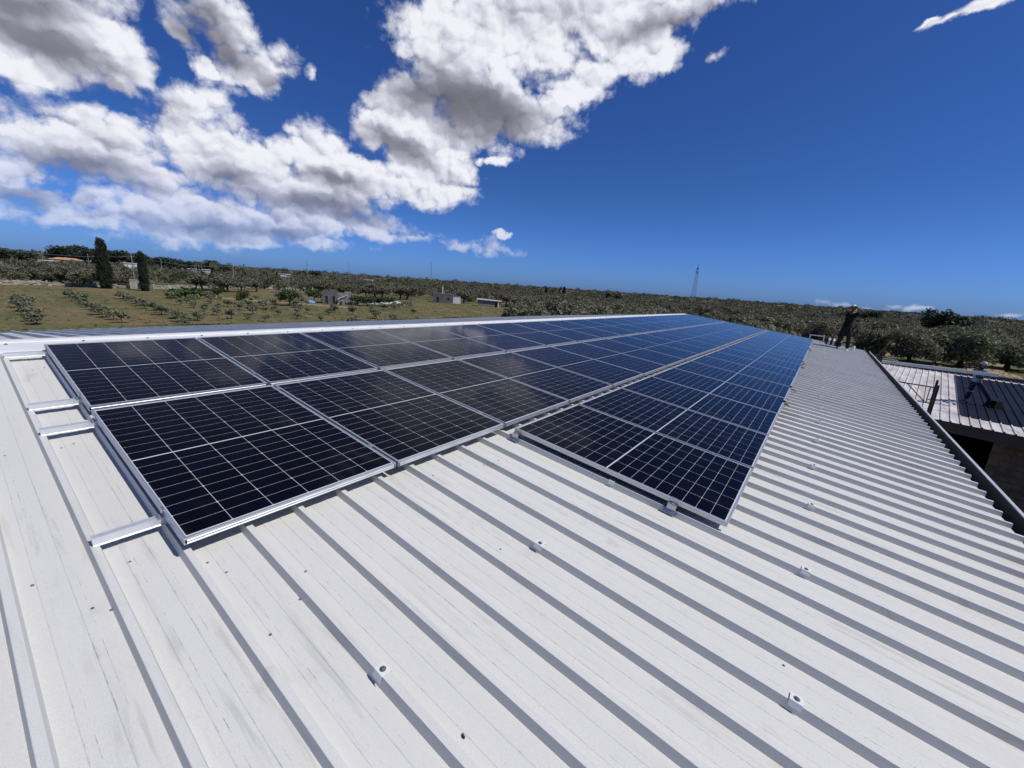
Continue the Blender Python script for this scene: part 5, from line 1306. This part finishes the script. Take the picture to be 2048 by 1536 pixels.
# olive groves: the nearest trees each on their own, the rest as woodland
ol = random.Random(31); cand = []
BLOCK = [(gpt(*q), r_) for q, r_ in (((662, 604), 9), ((888, 603), 9), ((978, 611), 8), ((1130, 604), 10), ((770, 609), 8), ((274, 579), 5), ((214, 578), 5), ((568, 576), 12), ((1916, 668), 6))]
def free(p, d=0):
    for c, r_ in BLOCK:
        if (p - c).length < r_: return False
    return True
TR = [((78, -4), (108, -16)), ((108, -16), (150, -30)), ((150, -30), (230, -62)), ((70, -24), (104, -28)), ((104, -28), (150, -44)), ((150, -44), (220, -76))]
BR_ = [((118, 22), (160, 6)), ((160, 6), (190, -18)), ((190, -18), (215, -48)), ((215, -48), (240, -92))]
def segd(p, s):
    a, b = Vector((*s[0], 0)), Vector((*s[1], 0)); q = Vector((p.x, p.y, 0)); t = max(0, min(1, (q - a).dot(b - a) / (b - a).length_squared)); return (q - a.lerp(b, t)).length
nearpos = [gpt(*q) for q, *_ in near]
def in_field(p):
    n = len(edge); c = False
    for i in range(n):
        (x1, y1), (x2, y2) = edge[i], edge[(i + 1) % n]
        if (y1 > p.y) != (y2 > p.y) and p.x < (x2 - x1) * (p.y - y1) / (y2 - y1) + x1: c = not c
    return c
gx_ = 5.6
for ix in range(-20, 75):
    for iy in range(-40, 62):
        p = Vector((ix * gx_ + ol.uniform(-1.9, 1.9), iy * gx_ + ol.uniform(-1.9, 1.9), GZ)); q = Vector((p.x - CAM_POS.x, p.y - CAM_POS.y, 0)); D = q.length
        az = math.degrees(math.atan2(q.y, q.x))
        if D > 345 or D < 40 or az < -30 or az > 96: continue
        if not free(p) or in_field(p): continue
        if -9 < p.y < 25 and p.x < 46 or p.y < -9 and p.x < 62: continue
        if any(segd(p, s) < 3.6 for s in TR) or any(segd(p, s) < 6.0 for s in BR_): continue
        if min((p - c).length for c in nearpos) < 5.5: continue
        if az > 36.5 and D < 138: continue
        if az > 46 and D < 150 and p.y < 150 and p.x < 125: continue
        dens = .93 if az < 44 else .62
        if az > 60 and D < 160: dens = .35
        if ol.random() > dens: continue
        if az < 3 and D < (150 if az < -3 else 120): continue
        if D > 120 and math.sin(p.x * .047 + 1.3 * math.sin(p.y * .031)) * math.sin(p.y * .058 + .8) > .62: continue
        p.z = GZ + rise(math.hypot(p.x, p.y), math.atan2(p.y, p.x))
        if not seen(p): continue
        cand.append((D, az, p))
cand.sort(key=lambda c: c[0])
IND = 255
for D, az, p in cand[:IND]:
    far = 'at the near edge of' if D < 125 else 'deep in' if D > 180 else 'within'
    if az < 0: lab, g = 'olive tree %s the grove right of the standing worker' % far, 'olive trees in the right grove'
    elif az < 10: lab, g = 'olive tree %s the grove left of the standing worker' % far, 'olive trees in the right grove'
    elif az < 20: lab, g = 'olive tree %s the grove beneath the lattice mast' % far, 'olive trees in the middle grove'
    elif az < 32: lab, g = 'olive tree %s the grove before the long grey building' % far, 'olive trees in the middle grove'
    elif az < 46: lab, g = 'olive tree %s the grove around the low shed and block house' % far, 'olive trees behind the block house'
    elif az < 62: lab, g = 'olive tree %s the grove behind the ruined farmhouse' % far, 'olive trees behind the ruin'
    else: lab, g = 'olive tree %s the grove behind the dry stone wall' % far, 'olive trees behind the stone wall'
    tree('olive_tree', p, ol.uniform(3.0, 5.6), lab, group=g, wide=ol.uniform(.95, 1.3), variants=5)
V, F, off, TINT = [], [], 0, []
wr = np.random.default_rng(5)
def add_wood(p, h, w, n, size, seed):
    global off
    TINT.append(np.full(n, ol.random(), np.float32))
    lob = [(0, 0, h * .6, w * .42, w * .42, h * .34), (w * .22, w * .1, h * .7, w * .3, w * .3, h * .24), (-w * .2, -w * .15, h * .55, w * .32, w * .32, h * .26)]
    v, f = leaves(seed, lob, n, size, 1.5, 0, .3); V.append(v + np.array(p)); F.append(f + off); off += len(v)
for k, (D, az, p) in enumerate(cand[IND:]): add_wood(p, ol.uniform(2.8, 5.4), ol.uniform(4.2, 7.4), 190, .46, 1000 + k)
far_n = 0
while far_n < 2600:
    D = 340 * (2800 / 340) ** (ol.random() ** 1.25); az = ol.uniform(-26, 94); p = polar(az, D)
    if not seen(p, 200): continue
    h = ol.uniform(3.6, 6.2) * (1.0 if D < 900 else 1.2); w = ol.uniform(5.5, 10) * (1 + D / 900)
    if ol.random() < .07: h *= 1.7
    add_wood(p, h, w, 85, .60 + D / 1100, 9000 + far_n); far_n += 1
o = link(bpy.data.objects.new('olive_woodland', np_mesh('olive_woodland', np.concatenate(V), np.concatenate(F), M['wood'])))
o.data.attributes.new('tint', 'FLOAT', 'FACE').data.foreach_set('value', np.concatenate(TINT))
tag(o, 'grey green and brown olive woodland covering the plain out to the horizon', kind='stuff')
# weeds and tufts in the near fields
gv = np.random.default_rng(15); pts = []
for k in range(16000):
    az, D = R(gv.uniform(-24, 90)), 62 + 95 * gv.random() ** 1.3; pts.append((CAM_POS.x + D * math.cos(az), CAM_POS.y + D * math.sin(az), GZ))
pts = np.array(pts); cl = gv.normal(size=(len(pts), 3)) * np.array([.5, .5, 0]); c = pts + cl; n = len(c)
a = np.stack([gv.normal(size=n), gv.normal(size=n), np.zeros(n)], 1); a /= np.linalg.norm(a, axis=1)[:, None]; a *= gv.uniform(.05, .22, n)[:, None]
up = np.stack([gv.normal(size=n) * .22, .16 + gv.normal(size=n) * .2, gv.uniform(.05, .20, n)], 1)
v = np.stack([c - a, c + a, c + a * 1.2 + up, c - a * 1.2 + up], 1).reshape(-1, 3)
M['weed'] = mat_leaf('dry_weeds', (0.17, 0.155, 0.075), (0.27, 0.23, 0.125), (0.15, 0.165, 0.07), .9, .45, .5)
tag(link(bpy.data.objects.new('weeds', np_mesh('weeds', v, np.arange(4 * n).reshape(n, 4), M['weed']))), 'dry weeds and tufts growing over the fields around the building', kind='stuff')
